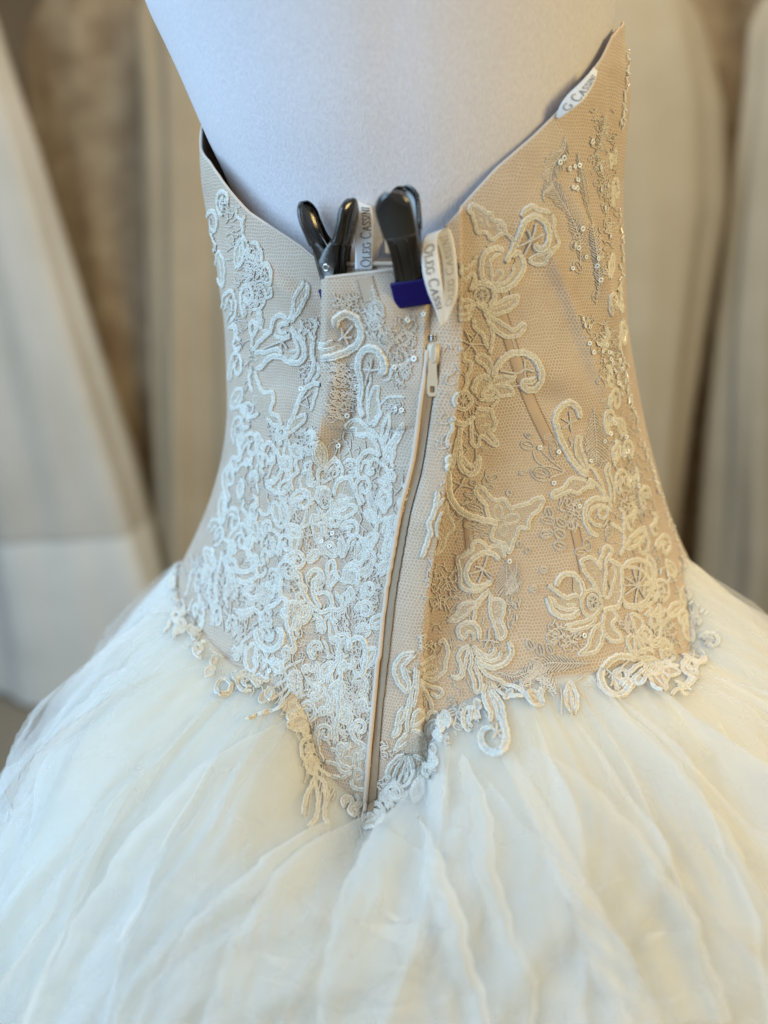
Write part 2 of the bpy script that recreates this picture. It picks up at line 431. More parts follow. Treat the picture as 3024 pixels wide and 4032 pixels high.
def body_tables(rows, ratio):
    Z, C, A, B = [], [], [], []
    for y, l, r in rows:
        b = 0.09
        for _ in range(4):
            Yt = -b * b / 0.52
            pl, pr = onplane(l, y, Yt), onplane(r, y, Yt)
            a = (pr[0] - pl[0]) / 2 / math.sqrt(1 - (b / 0.52) ** 2); b = a * ratio(pl[2] - ZC)
        Z.append(pl[2]); C.append((pl[0] + pr[0]) / 2); A.append(a); B.append(b)
    o = np.argsort(Z); return [np.array(q)[o] for q in (Z, C, A, B)]

TB = body_tables(ROWS_B, lambda dz: 0.67 + 0.08 * float(smooth(-0.05, -0.25, dz)))
TM = body_tables(ROWS_M, lambda dz: 0.72)

def sm_interp(z, tz, tv):
    # interpolation with a little smoothing so that rings flow into one another
    return (np.interp(z - 0.012, tz, tv) + 2 * np.interp(z, tz, tv) + np.interp(z + 0.012, tz, tv)) / 4

def body(th, z, T):
    c = sm_interp(z, T[0], T[1]); a = sm_interp(z, T[0], T[2]); b = sm_interp(z, T[0], T[3])
    P = np.stack([c + a * np.sin(th), -b * np.cos(th), z], -1)
    n = np.stack([np.sin(th) / a, -np.cos(th) / b, np.zeros_like(th)], -1)
    return P, n / np.linalg.norm(n, axis=-1, keepdims=True)

def bvh_of(P, wrap=False):
    R, C = P.shape[:2]; idx = np.arange(R * C).reshape(R, C); cc = C if wrap else C - 1
    j = np.arange(cc); j2 = (j + 1) % C
    q = np.stack([idx[:-1][:, j], idx[:-1][:, j2], idx[1:][:, j2], idx[1:][:, j]], -1).reshape(-1, 4)
    return [tuple(p) for p in P.reshape(-1, 3)], [tuple(map(int, f)) for f in q]

th = np.linspace(-math.pi, math.pi, 240, endpoint=False); zz = np.linspace(ZC - 0.42, ZC + 0.16, 120)
T2, Z2 = np.meshgrid(th, zz); PB, _ = body(T2, Z2, TB)
BODY = BVHTree.FromPolygons(*bvh_of(PB, True))

def cast(tree, x, y, off=0.0):
    d = Vector(ray(x, y)).normalized()
    h = tree.ray_cast(Vector(CAM), d)
    if h[0] is None: return None, None
    n = h[1]
    if n.dot(d) > 0: n = -n
    return np.array(h[0] - d * off), np.array(n)

def theta_of(x, y):
    c = 1512 + (x - 1512) * 1.0
    for k in range(80):
        p, _ = cast(BODY, c, y)
        if p is not None: break
        c += 6 if c < 1512 else -6
    z = p[2]; cx = sm_interp(z, TB[0], TB[1]); a = sm_interp(z, TB[0], TB[2]); b = sm_interp(z, TB[0], TB[3])
    return math.atan2((p[0] - cx) / a, -p[1] / b), z

NECK = [(795, 580), (830, 640), (870, 700), (913, 760), (985, 840), (1060, 890), (1130, 935), (1190, 975), (1260, 1035), (1370, 1042), (1530, 1032),
        (1640, 1000), (1750, 895), (1870, 760), (1960, 662), (2100, 540), (2200, 440), (2290, 330), (2370, 225), (2405, 150), (2432, 118)]
HEM = [(700, 2240), (690, 2330), (720, 2440), (800, 2540), (900, 2650), (1020, 2720), (1150, 2780), (1205, 2880), (1250, 3040), (1330, 3130), (1452, 3218), (1475, 3200),
       (1550, 3110), (1680, 3040), (1725, 2860), (1900, 2780), (2050, 2730), (2300, 2700), (2500, 2660), (2640, 2640), (2725, 2610), (2722, 2500), (2700, 2350), (2680, 2230)]
nk = np.array([theta_of(*p) for p in NECK]); nk = nk[np.argsort(nk[:, 0])]
hm = np.array([theta_of(*p) for p in HEM]); hm = hm[np.argsort(hm[:, 0])]
nk = np.vstack([[-math.pi, ZC + 0.10], [-2.2, ZC + 0.10], [nk[0, 0] - 0.12, nk[0, 1] + 0.012], nk, [nk[-1, 0] + 0.25, nk[-1, 1] + 0.008], [2.4, ZC + 0.12], [math.pi, ZC + 0.10]])
hm = np.vstack([[-math.pi, ZC - 0.31], [-2.2, ZC - 0.31], hm, [2.2, ZC - 0.30], [math.pi, ZC - 0.31]])
def z_top(t): return np.interp(t, nk[:, 0], nk[:, 1])
def z_hem(t): return np.interp(t, hm[:, 0], hm[:, 1])
_ts = np.linspace(-math.pi, math.pi, 721); _hz = z_hem(_ts)
_k = np.exp(-0.5 * (np.arange(-60, 61) / 26.0) ** 2); _k /= _k.sum()
_hc = np.concatenate([_hz[-91:-1], _hz, _hz[1:91]]); _hmin = np.array([_hc[i:i + 181].min() for i in range(721)]) * 0.92 + _hz * 0.08
_hs = np.convolve(np.concatenate([_hmin[-61:-1], _hmin, _hmin[1:61]]), _k, 'valid')
def z_hem_s(t): return np.interp((t + math.pi) % (2 * math.pi) - math.pi, _ts, _hs)

ZIP = [(1706, 1380), (1698, 1480), (1686, 1568), (1650, 1823), (1604, 2005), (1568, 2188), (1540, 2352), (1517, 2552), (1495, 2735), (1480, 2917), (1467, 3099), (1456, 3200)]
RIDGE = [(1800, 1100), (1796, 1276), (1783, 1458), (1768, 1640), (1746, 1823), (1723, 2005), (1695, 2188), (1673, 2370), (1659, 2552), (1650, 2735), (1650, 2917), (1659, 3063), (1660, 3300)]
WRINKLE = [([(2150, 960), (2260, 1250), (2330, 1450), (2390, 1600)], 0.0045, 26), ([(2240, 760), (2330, 950), (2380, 1150), (2425, 1350)], 0.0055, 28),
           ([(2290, 800), (2370, 1000), (2410, 1200)], -0.003, 26), ([(2395, 300), (2405, 600), (2410, 900), (2425, 1150)], -0.003, 16),
           ([(1930, 1480), (2100, 1440), (2300, 1540)], 0.002, 60), ([(2060, 1560), (2200, 1590), (2330, 1680)], -0.002, 50),
           ([(1330, 1420), (1285, 1650), (1235, 1830)], 0.0045, 34), ([(1420, 1500), (1375, 1700), (1300, 1850)], -0.003, 40),
           ([(1000, 1020), (1130, 1130), (1250, 1250)], 0.003, 42), ([(930, 1350), (1060, 1480), (1230, 1560)], -0.002, 60),
           ([(1880, 1900), (1850, 2200), (1830, 2500)], 0.002, 60), ([(1180, 2050), (1150, 2400), (1120, 2700)], 0.003, 60),
           ([(1900, 900), (2050, 1000), (2200, 1180)], -0.0015, 60), ([(2430, 1700), (2500, 2000), (2560, 2300)], -0.004, 22)]

def offset(x, y, th):
    rx = np.interp(y, [p[1] for p in RIDGE], [p[0] for p in RIDGE])
    H = np.interp(y, [1000, 1200, 1500, 2000, 2350, 2700, 2950, 3250], [0.008, 0.018, 0.026, 0.025, 0.018, 0.009, 0.004, 0.002])
    d = x - rx
    o = H * np.where(d < 0, smooth(-430, 0, d) ** 1.1, 1 - smooth(2, 16, d))
    # zip groove inside the ridge
    zd, zf = pdist(x, y, ZIP)
    o = o - np.where((y > 1360), 0.0020 * np.exp(-(zd / 15.0) ** 4), 0) * np.clip(H / 0.006, 0, 1)
    for L, h, w in WRINKLE:
        dd, f = pdist(x, y, L); o = o + (0.8 if L[0][0] > 1900 else 1.4) * h * np.exp(-(dd / w) ** 2) * np.sin(np.pi * np.clip(0.08 + 0.84 * f, 0, 1))
    return o * smooth(0.02, 0.35, np.cos(th))

# ------------------------------------------------------------------ dress
dress = empty('wedding_dress', (0.03, 0, 0.0))
tag(dress, 'strapless ivory lace wedding dress with tulle skirt, clipped tight at the back', 'dress')
INV = Matrix.Translation((-0.03, 0, 0))

def under_dress(o):
    o.parent = dress; o.matrix_parent_inverse = INV; return o

tb = np.concatenate([np.linspace(-math.pi, -1.75, 40, endpoint=False), np.linspace(-1.75, 1.75, 640, endpoint=False), np.linspace(1.75, math.pi, 40, endpoint=False)])
NV = 330
v = np.linspace(0, 1, NV)
TH, VV = np.meshgrid(tb, v)
ZB = z_hem(TH) + (z_top(TH) - z_hem(TH)) * VV
P0, N0 = body(TH, ZB, TB)
sx, sy = proj(P0)
PBOD = P0 + N0 * (0.0015 + offset(sx, sy, TH))[..., None]
seg = np.linalg.norm(np.diff(P0, axis=1), axis=-1); mid = len(tb) // 2
cum = np.concatenate([np.zeros((NV, 1)), np.cumsum(seg, 1)], 1); cum -= cum[:, mid:mid + 1]
UVB = np.stack([cum, ZB - ZC], -1)
me, _ = grid_mesh('bodice', PBOD, True, UVB)
bodice = under_dress(link('bodice', me, None, M['net']))
md = bodice.modifiers.new('thickness', 'SOLIDIFY'); md.thickness = 0.0014; md.offset = -1
BV, BF = bvh_of(PBOD, True)
BOD = BVHTree.FromPolygons(BV, BF)

def sub(o, parent=None):
    """child of a part of the dress; parts sit in dress space"""
    o.parent = parent or bodice; return o

# ------------------------------------------------------------------ folded flap gathered by the clips
fy = np.linspace(0, 1, 90); fx = np.linspace(0, 1, 130)
FXY = np.zeros((90, 130, 2)); FP = np.zeros((90, 130, 3))
for i, q in enumerate(fy):
    for j, p in enumerate(fx):
        yt = np.interp(p, [0, 0.3, 0.62, 1], [1100, 1084, 1068, 1075])
        y = yt + (1720 - yt) * q
        xl = np.interp(y, [1080, 1250, 1400, 1600, 1720], [1262, 1262, 1256, 1268, 1290])
        xr = np.interp(y, [1080, 1300, 1720], [1700, 1690, 1660])
        x = xl + (xr - xl) * p
        c, n = cast(BOD, x, y)
        if c is None: c, n = cast(BODY, x, y)
        hgt = 0.0165 * (1 - smooth(1120, 1690, y)) * (1 - 0.75 * smooth(0.45, 1.0, p))
        e = min(1.0, p * (xr - xl) / 26.0); roll = math.sqrt(max(0, 1 - (1 - e) ** 2))
        h = hgt * roll - 0.0016 * (1 - roll) + 0.0012 * (1 - smooth(0.9, 1.0, q)) - 0.003 * smooth(0.93, 1, q) - 0.003 * smooth(0.95, 1, p)
        h += 0.0012 * math.sin(p * 11 + q * 3) * math.sin(q * 5) * roll
        d = ray(x, y); d = d / np.linalg.norm(d)
        FP[i, j] = c - d * h; FXY[i, j] = (x, y)
me, _ = grid_mesh('fold_flap', FP[::-1], False, (FXY * 0.000155)[::-1])
flap = under_dress(link('bodice_fold', me, None, M['net']))
flap['label'] = 'pinched fold of netting gathered by the clips'
md = flap.modifiers.new('thickness', 'SOLIDIFY'); md.thickness = 0.0016; md.offset = -1

# ------------------------------------------------------------------ skirt
SKR, SKH = 0.205, 0.30
def skirt_pt(th, s, lift=0.0, rise=0.0, out_=-0.0035):
    """s 0..1: hem of the bodice to the rim of the bell; beyond 1 it falls to the floor"""
    th = np.asarray(th, float); s = np.asarray(s, float)
    ph = np.clip(s, 0, 1) * math.pi / 2
    zh = z_hem(((th + math.pi) % (2 * math.pi)) - math.pi); zs = z_hem_s(th)
    k = smooth(0.0, 0.36, s)
    z0 = zh * (1 - k) + zs * k + 0.006 + rise * (1 - smooth(0.0, 0.25, s))
    P, N = body(th, zh, TB); Pa, _ = body(th, zs, TB)
    base = P * (1 - k)[..., None] + Pa * k[..., None]
    fall = np.clip(s - 1, 0, 2)
    back = smooth(-0.35, 0.75, np.cos(th)); side = np.abs(np.sin(th)) * smooth(-0.6, 0.3, np.cos(th))
    RR = 0.085 + 0.105 * back + 0.02 * np.sin(th) + 0.01 * side
    rr = RR * np.sin(ph) + 0.10 * fall
    out = base + N * (rr + lift * np.sin(ph) ** 0.9 + out_ + 0.6 * rise * 0.2)[..., None]
    zz = z0 - SKH * (1 - np.cos(ph)) + lift * np.cos(ph) * smooth(0.02, 0.30, s) * (0.25 + 0.75 * smooth(0.1, 0.8, np.cos(th)))
    steep = 1.25 * (1 - smooth(-0.1, 0.80, np.cos(th))) + 0.06 * np.sin(th) * (np.cos(th) > -0.5)
    zz = zz - steep * RR * np.sin(ph)
    out[..., 2] = np.where(fall > 0, (z0 - SKH - steep * RR) * (1 - fall) + 0.006 * fall, zz)
    return out

def skirt_grid(ncol, s):
    t = np.linspace(-math.pi, math.pi, ncol, endpoint=False)
    return np.meshgrid(t, s)
srows = np.concatenate([np.linspace(0, 1, 70), np.linspace(1.05, 2, 14)])
T2, S2 = skirt_grid(260, srows)
PS = skirt_pt(T2, S2, 0.0)
me, _ = grid_mesh('skirt', PS[::-1], True, np.stack([T2 * 0.25, S2 * 0.35], -1)[::-1])
skirt = under_dress(link('skirt', me, None, M['lining']))

def vnoise(X, Y, rng):
    g = rng.random((64, 64)); x0 = np.floor(X).astype(int); y0 = np.floor(Y).astype(int); fx = X - x0; fy = Y - y0
    fx = fx * fx * (3 - 2 * fx); fy = fy * fy * (3 - 2 * fy); a = lambda i, j: g[(y0 + j) % 64, (x0 + i) % 64]
    return (a(0, 0) * (1 - fx) + a(1, 0) * fx) * (1 - fy) + (a(0, 1) * (1 - fx) + a(1, 1) * fx) * fy
TOPS = []
def tulle_layer(idx, lift, nf, seed, fmin=0.03, fmax=0.10, A=(0.5, 1.05), hgt=(0.007, 0.020)):
    rng = np.random.default_rng(seed)
    nc = 1000
    t = np.linspace(-math.pi, math.pi, nc, endpoint=False)
    # denser in front of the lens (the back of the dress)
    t = t - 0.55 * np.sin(t)
    s = np.concatenate([np.linspace(0, 1, 80) ** 1.15, np.linspace(1.06, 2, 10)])
    T, S = np.meshgrid(t, s)
    g = smooth(0.0, 0.15, S)
    dT = np.zeros_like(T); dN = np.zeros_like(T)
    for j in range(nf):
        t0 = rng.uniform(-1.6, 1.6) if rng.random() < 0.8 else rng.uniform(-math.pi, math.pi)
        w = rng.uniform(fmin, fmax) * (0.30 + 1.6 * np.clip(S, 0, 1.0))
        drift = rng.uniform(-0.5, 0.5) + 0.12 * np.sign(t0)
        tc = t0 + drift * S ** 1.3 + 0.02 * np.sin(4 * S + rng.uniform(0, 6))
        u = ((T - tc + math.pi) % (2 * math.pi) - math.pi) / w
        G = np.exp(-u * u); on = smooth(rng.uniform(-0.05, 0.03), rng.uniform(0.08, 0.2), S)
        a = rng.uniform(*A) * rng.choice([1, 1, 0.6]); h = rng.uniform(*hgt)
        dT -= a * w * np.sin(2 * u) * G * on
        dN += h * on * G * (np.cos(2 * u + 0.8)) * (0.25 + 1.6 * np.clip(S, 0, 0.5))
    for k in range(3):
        dN += 0.004 * g * np.sin((9 + 5 * k) * T + rng.uniform(0, 6) + 2 * S)
    TW = T + 0.5 * (vnoise(T * 3 + 20, S * 5, rng) - 0.5)
    for fa, fb, am in ((8, 5, 0.0095), (19, 7, 0.0055), (40, 14, 0.0022)):
        v_ = vnoise(TW * fa / 1.0 + 40, S * fb + 0.6 * TW * fa, rng); dN += am * smooth(0.04, 0.24, S) * (1 - np.abs(2 * v_ - 1) * 1.6)
    # tight gathers at the seam
    dN += 0.0009 * (1 - smooth(0.0, 0.35, S)) * smooth(0, 0.03, S) * np.sin(150 * T + 4 * np.sin(9 * T + seed))
    rise = 0.003 * vnoise(T * 9 + 30, S * 0 + idx, rng)
    P = skirt_pt(T + dT, S, lift, rise, -0.0025 + 0.0004 * idx)
    c = np.stack([np.sin(T), -np.cos(T), np.full_like(T, 0.7)], -1); c /= np.linalg.norm(c, axis=-1, keepdims=True)
    P = P + c * (dN * (S < 1.9))[..., None]
    P[..., 2] = np.maximum(P[..., 2], 0.004 + 0.001 * idx)
    me, _ = grid_mesh('tulle_layer', P[::-1], True, np.stack([T * 0.3 + 0.3 * idx, S * 0.4], -1)[::-1])
    TOPS.append(P[s < 0.5][:, ::2])
    return sub(link('tulle_layer', me, None, M['tulle']), skirt)

tulle_layer(0, 0.008, 24, 31)
tulle_layer(1, 0.015, 22, 47)
tulle_layer(2, 0.022, 20, 53)
tulle_layer(3, 0.029, 16, 68, 0.05, 0.13, (0.5, 1.2), (0.008, 0.022))

# surface that lace lies on: bodice, flap, top of the skirt
V1, F1 = bvh_of(FP)
PSL = skirt_pt(T2, S2, 0.031) ; V2, F2 = bvh_of(PSL[:60], True)
AV, AF_ = list(BV), list(BF)
for V_, F_ in [(V1, F1)] + [bvh_of(P_, True) for P_ in TOPS]:
    o_ = len(AV); AV += V_; AF_ += [tuple(i + o_ for i in f) for f in F_]
DRAPE = BVHTree.FromPolygons(AV, AF_)

# ------------------------------------------------------------------ mannequin
def mannequin():
    root = empty('mannequin', (0.03, 0, 0)); inv = Matrix.Translation((-0.03, 0, 0))
    tag(root, 'white jersey covered dress form wearing the lace wedding dress', 'mannequin')
    z = np.concatenate([np.linspace(ZC - 0.42, ZC + 0.155, 110), np.linspace(ZC + 0.165, ZC + 0.30, 26)])
    t = np.linspace(-math.pi, math.pi, 200, endpoint=False)
    T, Z = np.meshgrid(t, z)
    P, _ = body(T, np.minimum(Z, ZC + 0.15), TM)
    k = np.clip((Z - ZC - 0.15) / 0.15, 0, 1)
    sq = np.sqrt(np.clip(1 - (k * 0.98) ** 2.2, 0.02, 1)); c = sm_interp(ZC + 0.15, TM[0], TM[1])
    P[..., 0] = c + (P[..., 0] - c) * (1 + 0.25 * k) * (0.28 + 0.72 * sq); P[..., 1] *= (0.35 + 0.65 * sq); P[..., 2] = Z
    # shallow spine hollow
    sxp, syp = proj(P); dd, _ = pdist(sxp, syp, [(1540, -200), (1560, 1200)])
    P[..., 1] += 0.0012 * np.exp(-(dd / 120) ** 2) * (np.cos(T) > 0)
    me, _ = grid_mesh('torso', P, True)
    o = link('torso', me, root, M['jersey']); o.matrix_parent_inverse = inv
    nb = MB()
    top = P[-1]; ctr = top.mean(0)
    nb.sweep([[tuple(ctr + (p - ctr) * f + np.array([0, 0, h])) for p in top[::4]] for f, h in ((1.0, -0.002), (0.86, 0.02), (0.8, 0.06), (0.8, 0.10), (0.6, 0.105))], True, True)
    o = nb.build('neck', M['jersey'], root); o.matrix_parent_inverse = inv
    st = MB(); st.tube([(0.03, 0, 0.01), (0.03, 0, ZC - 0.40)], 0.016, 12); o = st.build('stand_pole', M['steel'], root); o.matrix_parent_inverse = inv
    bs = MB(); rows = []
    for r, h in ((0.0005, 0.022), (0.05, 0.022), (0.15, 0.012), (0.16, 0.004), (0.16, 0.0)):
        rows.append([(0.03 + r * math.cos(a), r * math.sin(a), h) for a in np.linspace(0, 2 * math.pi, 32, endpoint=False)])
    bs.sweep(rows, True, True); o = bs.build('stand_base', M['steel'], root); o.matrix_parent_inverse = inv
mannequin()

# ================================================================== lace
MPP = 0.445 / FPX                                     # metres per photograph pixel at the bodice
PROF_X = [-1, -0.84, -0.5, -0.17, 0.0, 0.17, 0.5, 0.84, 1]
PROF_H = [-0.25, 0.55, 0.82, 0.22, 0.78, 0.22, 0.82, 0.55, -0.25]

def drape(pts, lift=0.0, tree=None):
    """runs of (position, normal): a path in the photograph laid on the cloth; splits where the cloth steps"""
    runs, cur = [], []
    for x, y in pts:
        p, n = cast(tree or DRAPE, x, y)
        if p is None:
            if len(cur) > 1: runs.append(cur)
            cur = []; continue
        if cur and np.linalg.norm(p - cur[-1][0]) > 0.0065:
            if len(cur) > 1: runs.append(cur)
            cur = []
        cur.append((p, n))
    if len(cur) > 1: runs.append(cur)
    out = []
    for r in runs:
        P = np.array([a for a, _ in r]); N = np.array([b for _, b in r])
        for _ in range(2):
            N2 = N.copy(); N2[1:-1] = N[:-2] + 2 * N[1:-1] + N[2:]; N = N2
        N /= np.linalg.norm(N, axis=1, keepdims=True)
        out.append((P + N * lift, N))
    return out

class Lace:
    """one lace motif = one mesh with materials: cord, thread, ground"""
    def __init__(s, name='lace_motif', origin=(0, 0), k=1.0, lift=0.0):
        s.name, s.o, s.k, s.lift = name, origin, k, lift
        s.mb = {'cord': MB(), 'thread': MB(), 'embroidery': MB(), 'lace_ground': MB()}
    def px(s, pts): return np.asarray(pts, float) * s.k + np.asarray(s.o, float)
    def cord(s, pts, w=45, closed=False, h=0.36, fill=False, mat_='cord'):
        q = s.px(pts); w = w * s.k * 1.16
        sp = spline(q, 3.2, closed)
        if closed: sp = np.vstack([sp, sp[:1]])
        n = len(sp); ph = RNG.uniform(0, 6.28)
        wob = np.stack([np.sin(np.arange(n) * 0.55 + ph), np.cos(np.arange(n) * 0.43 + ph)], 1) * min(1.1, w * 0.06)
        if fill: s.fill(pts)
        for P, N in drape(sp + wob, s.lift + 0.0003):
            m = len(P)
            if m < 3: continue
            T = np.gradient(P, axis=0); T /= np.linalg.norm(T, axis=1, keepdims=True) + 1e-12
            S = np.cross(T, N); S /= np.linalg.norm(S, axis=1, keepdims=True) + 1e-12
            ww = w * MPP * 0.5 * (1 + 0.07 * np.sin(np.arange(m) * 0.9 + ph)) 
            if not closed:
                e = np.minimum(np.arange(m), m - 1 - np.arange(m)); ww = ww * (0.55 + 0.45 * np.clip(e / 4.0, 0, 1))
            hh = w * MPP * h * (1 + 0.05 * np.sin(np.arange(m) * 1.7 + ph))
            rows = [[P[i] + S[i] * (xx * ww[i]) + N[i] * (hv * hh[i]) for xx, hv in zip(PROF_X, PROF_H)] for i in range(m)]
            s.mb[mat_].sweep(rows)
        return s
    def thread(s, pts, w=12, mat_='thread', sp=True, lift=0.0004):
        q = s.px(pts); r = w * s.k * MPP * 0.5
        q = spline(q, 4.0) if sp else q
        for P, N in drape(q, s.lift + lift):
            T = np.gradient(P, axis=0); T /= np.linalg.norm(T, axis=1, keepdims=True) + 1e-12
            S = np.cross(T, N)
            s.mb[mat_].sweep([[P[i] - S[i] * r, P[i] - S[i] * r * 0.6 + N[i] * r * 0.9, P[i] + S[i] * r * 0.6 + N[i] * r * 0.9, P[i] + S[i] * r] for i in range(len(P))])
        return s
    def fill(s, pts, mat_='lace_ground', lift=0.00045):
        q = spline(s.px(pts), 6.0, True)
        x0, y0 = q.min(0) - 3; x1, y1 = q.max(0) + 3; c = 4.5
        gx = np.arange(x0, x1, c); gy = np.arange(y0, y1, c)
        if len(gx) < 2 or len(gy) < 2 or len(gx) * len(gy) > 6000: return s
        X, Y = np.meshgrid(gx + c / 2, gy + c / 2); ins = np.zeros(X.shape, bool)
        a = q; b = np.roll(q, -1, 0)
        for (ax, ay), (bx, by) in zip(a, b):
            cnd = ((ay > Y) != (by > Y)); 
            if abs(by - ay) < 1e-9: continue
            ins ^= cnd & (X < (bx - ax) * (Y - ay) / (by - ay) + ax)
        ids = {}; V = []; F = []
        def vid(i, j):
            if (i, j) not in ids:
                p, n = cast(DRAPE, gx[0] + j * c, gy[0] + i * c)
                ids[(i, j)] = None if p is None else len(V)
                if p is not None: V.append(p + n * (lift + s.lift + 0.00015 * random.random()))
            return ids[(i, j)]
        for i, j in zip(*np.nonzero(ins)):
            f = [vid(i, j), vid(i, j + 1), vid(i + 1, j + 1), vid(i + 1, j)]
            if None in f: continue
            d = [np.linalg.norm(np.array(V[f[0]]) - np.array(V[k])) for k in f[1:]]
            if max(d) < 0.004: F.append(tuple(f[::-1]))
        if F: s.mb[mat_].add(V, F)
        return s
    def ell(s, cx, cy, rx, ry, rot=0, w=30, fill=False, mat_='cord', h=0.45):
        a = np.linspace(0, 2 * math.pi, 12, endpoint=False); r = math.radians(rot)
        pts = [(cx + rx * math.cos(t) * math.cos(r) - ry * math.sin(t) * math.sin(r), cy + rx * math.cos(t) * math.sin(r) + ry * math.sin(t) * math.cos(r)) for t in a]
        return s.cord(pts, w, True, h, fill, mat_)
    def spokes(s, c, ends, w=14):
        for e in ends:
            m = ((c[0] + e[0]) / 2 + RNG.uniform(-8, 8), (c[1] + e[1]) / 2 + RNG.uniform(-8, 8)); s.thread([c, m, e], w, lift=0.0008)
        s.ell(c[0], c[1], w * 0.7, w * 0.7, 0, w, mat_='thread'); return s
    def wheel(s, cx, cy, rx, ry=None, n=10, w=34, sw=11):
        ry = ry or rx; s.ell(cx, cy, rx, ry, 0, w)
        a0 = RNG.uniform(0, 1)
        s.spokes((cx, cy), [(cx + rx * 0.95 * math.cos(a0 + 6.283 * k / n), cy + ry * 0.95 * math.sin(a0 + 6.283 * k / n)) for k in range(n)], sw); return s
    def feather(s, pts, width, step=11, w=9, mat_='embroidery'):
        step = step * 2.1; w = min(w, 11)
        q = spline(s.px(pts), step * s.k); n = len(q)
        T = np.gradient(q, axis=0); T /= np.linalg.norm(T, axis=1, keepdims=True) + 1e-9; Nn = np.stack([-T[:, 1], T[:, 0]], 1)
        k0, o0 = s.k, s.o; W = width * s.k; s.k, s.o = 1.0, (0, 0)
        for i in range(n):
            f = math.sin(math.pi * (0.12 + 0.85 * i / max(1, n - 1))) * RNG.uniform(0.75, 1.1)
            for sg in (-1, 1):
                e = q[i] + Nn[i] * sg * W * 0.5 * f - T[i] * W * 0.45 * f + RNG.uniform(-2, 2, 2)
                s.thread([q[i], (q[i] + e) / 2 + T[i] * 2, e], w * k0, mat_)
        s.thread(q, w * 1.2 * k0, mat_); s.k, s.o = k0, o0; return s
    def scribble(s, poly, n, length=45, w=9, mat_='embroidery', ang=None):
        q = s.px(poly); x0, y0 = q.min(0); x1, y1 = q.max(0); done = 0; k0, o0 = s.k, s.o; s.k, s.o = 1.0, (0, 0)
        for _ in range(n * 6):
            if done >= n: break
            x, y = RNG.uniform(x0, x1), RNG.uniform(y0, y1); ins = False
            for (ax, ay), (bx, by) in zip(q, np.roll(q, -1, 0)):
                if (ay > y) != (by > y) and x < (bx - ax) * (y - ay) / (by - ay) + ax: ins = not ins
            if not ins: continue
            a = (RNG.uniform(0, 6.28) if ang is None else math.radians(ang) + RNG.normal(0, 0.4)); L = length * k0 * RNG.uniform(0.5, 1.2)
            d = np.array([math.cos(a), math.sin(a)]) * L / 2; c = np.array([x, y]); b = np.array([-d[1], d[0]]) * RNG.uniform(-0.6, 0.6)
            s.thread([c - d, c + b, c + d], w * k0, mat_); done += 1
        s.k, s.o = k0, o0; return s
    def leafs(s, items, w=16, mat_='embroidery'):
        for it in items:
            cx, cy, rx, ry = it[:4]; rot = it[4] if len(it) > 4 else 0
            s.ell(cx, cy, rx, ry, rot, w, False, mat_, 0.5)
            r = math.radians(rot)
            s.thread([(cx - rx * .7 * math.cos(r), cy - rx * .7 * math.sin(r)), (cx + rx * .7 * math.cos(r), cy + rx * .7 * math.sin(r))], w * 0.7, mat_)
        return s
    def done(s):
        """one object per connected cluster of cords"""
        E = []
        for nm, mb in s.mb.items():
            for a, b, c, d in mb.el:
                if d > c: V = np.array(mb.v[a:b]); E.append((nm, a, b, c, d, V.min(0), V.max(0)))
        if not E: return
        n = len(E); lo = np.array([e[5] for e in E]) - 0.0022; hi = np.array([e[6] for e in E]) + 0.0022
        lab = -np.ones(n, int); k = 0
        for i in range(n):
            if lab[i] >= 0: continue
            st = [i]; lab[i] = k
            while st:
                q = st.pop(); t = np.nonzero((lab < 0) & (lo <= hi[q]).all(1) & (hi >= lo[q]).all(1))[0]
                lab[t] = k; st.extend(t.tolist())
            k += 1
        for c in range(k):
            V, F, mi, mats, names = [], [], [], [], []
            for e in [E[i] for i in np.nonzero(lab == c)[0]]:
                nm, a, b, f0, f1 = e[:5]; mb = s.mb[nm]
                if nm not in names: names.append(nm); mats.append(M[nm])
                o = len(V) - a; V += mb.v[a:b]; F += [tuple(i + o for i in f) for f in mb.f[f0:f1]]; mi += [names.index(nm)] * (f1 - f0)
            me = bpy.data.meshes.new(s.name); me.from_pydata(V, [], F)
            for m in mats: me.materials.append(m)
            me.polygons.foreach_set('material_index', mi); me.polygons.foreach_set('use_smooth', [True] * len(F)); me.update()
            o = bpy.data.objects.new(s.name, me); COL.objects.link(o); o.parent = bodice

def ZR(x0, y0, span): return dict(origin=(x0, y0), k=span / 1659.0)
zA, zB, zC, zD, zE, zF, zG = ZR(1700, 700, 600), ZR(1700, 1250, 600), ZR(1650, 1800, 600), ZR(1550, 2300, 600), ZR(2000, 1500, 600), ZR(2050, 2050, 700), ZR(1300, 2550, 700)
zI, zJ, zK, zL, zM, zN, zO, zH = ZR(880, 1200, 600), ZR(1200, 1200, 600), ZR(850, 1700, 500), ZR(1150, 1700, 600), ZR(700, 2150, 600), ZR(1100, 2200, 600), ZR(600, 2300, 650), ZR(780, 700, 600)

def motif(name, z, cords=(), closed=(), **kw):
    l = Lace(name, **z)
    for w, pts in cords: l.cord(pts, w)
    for w, pts in closed: l.cord(pts, w, True, fill=True)
    return l

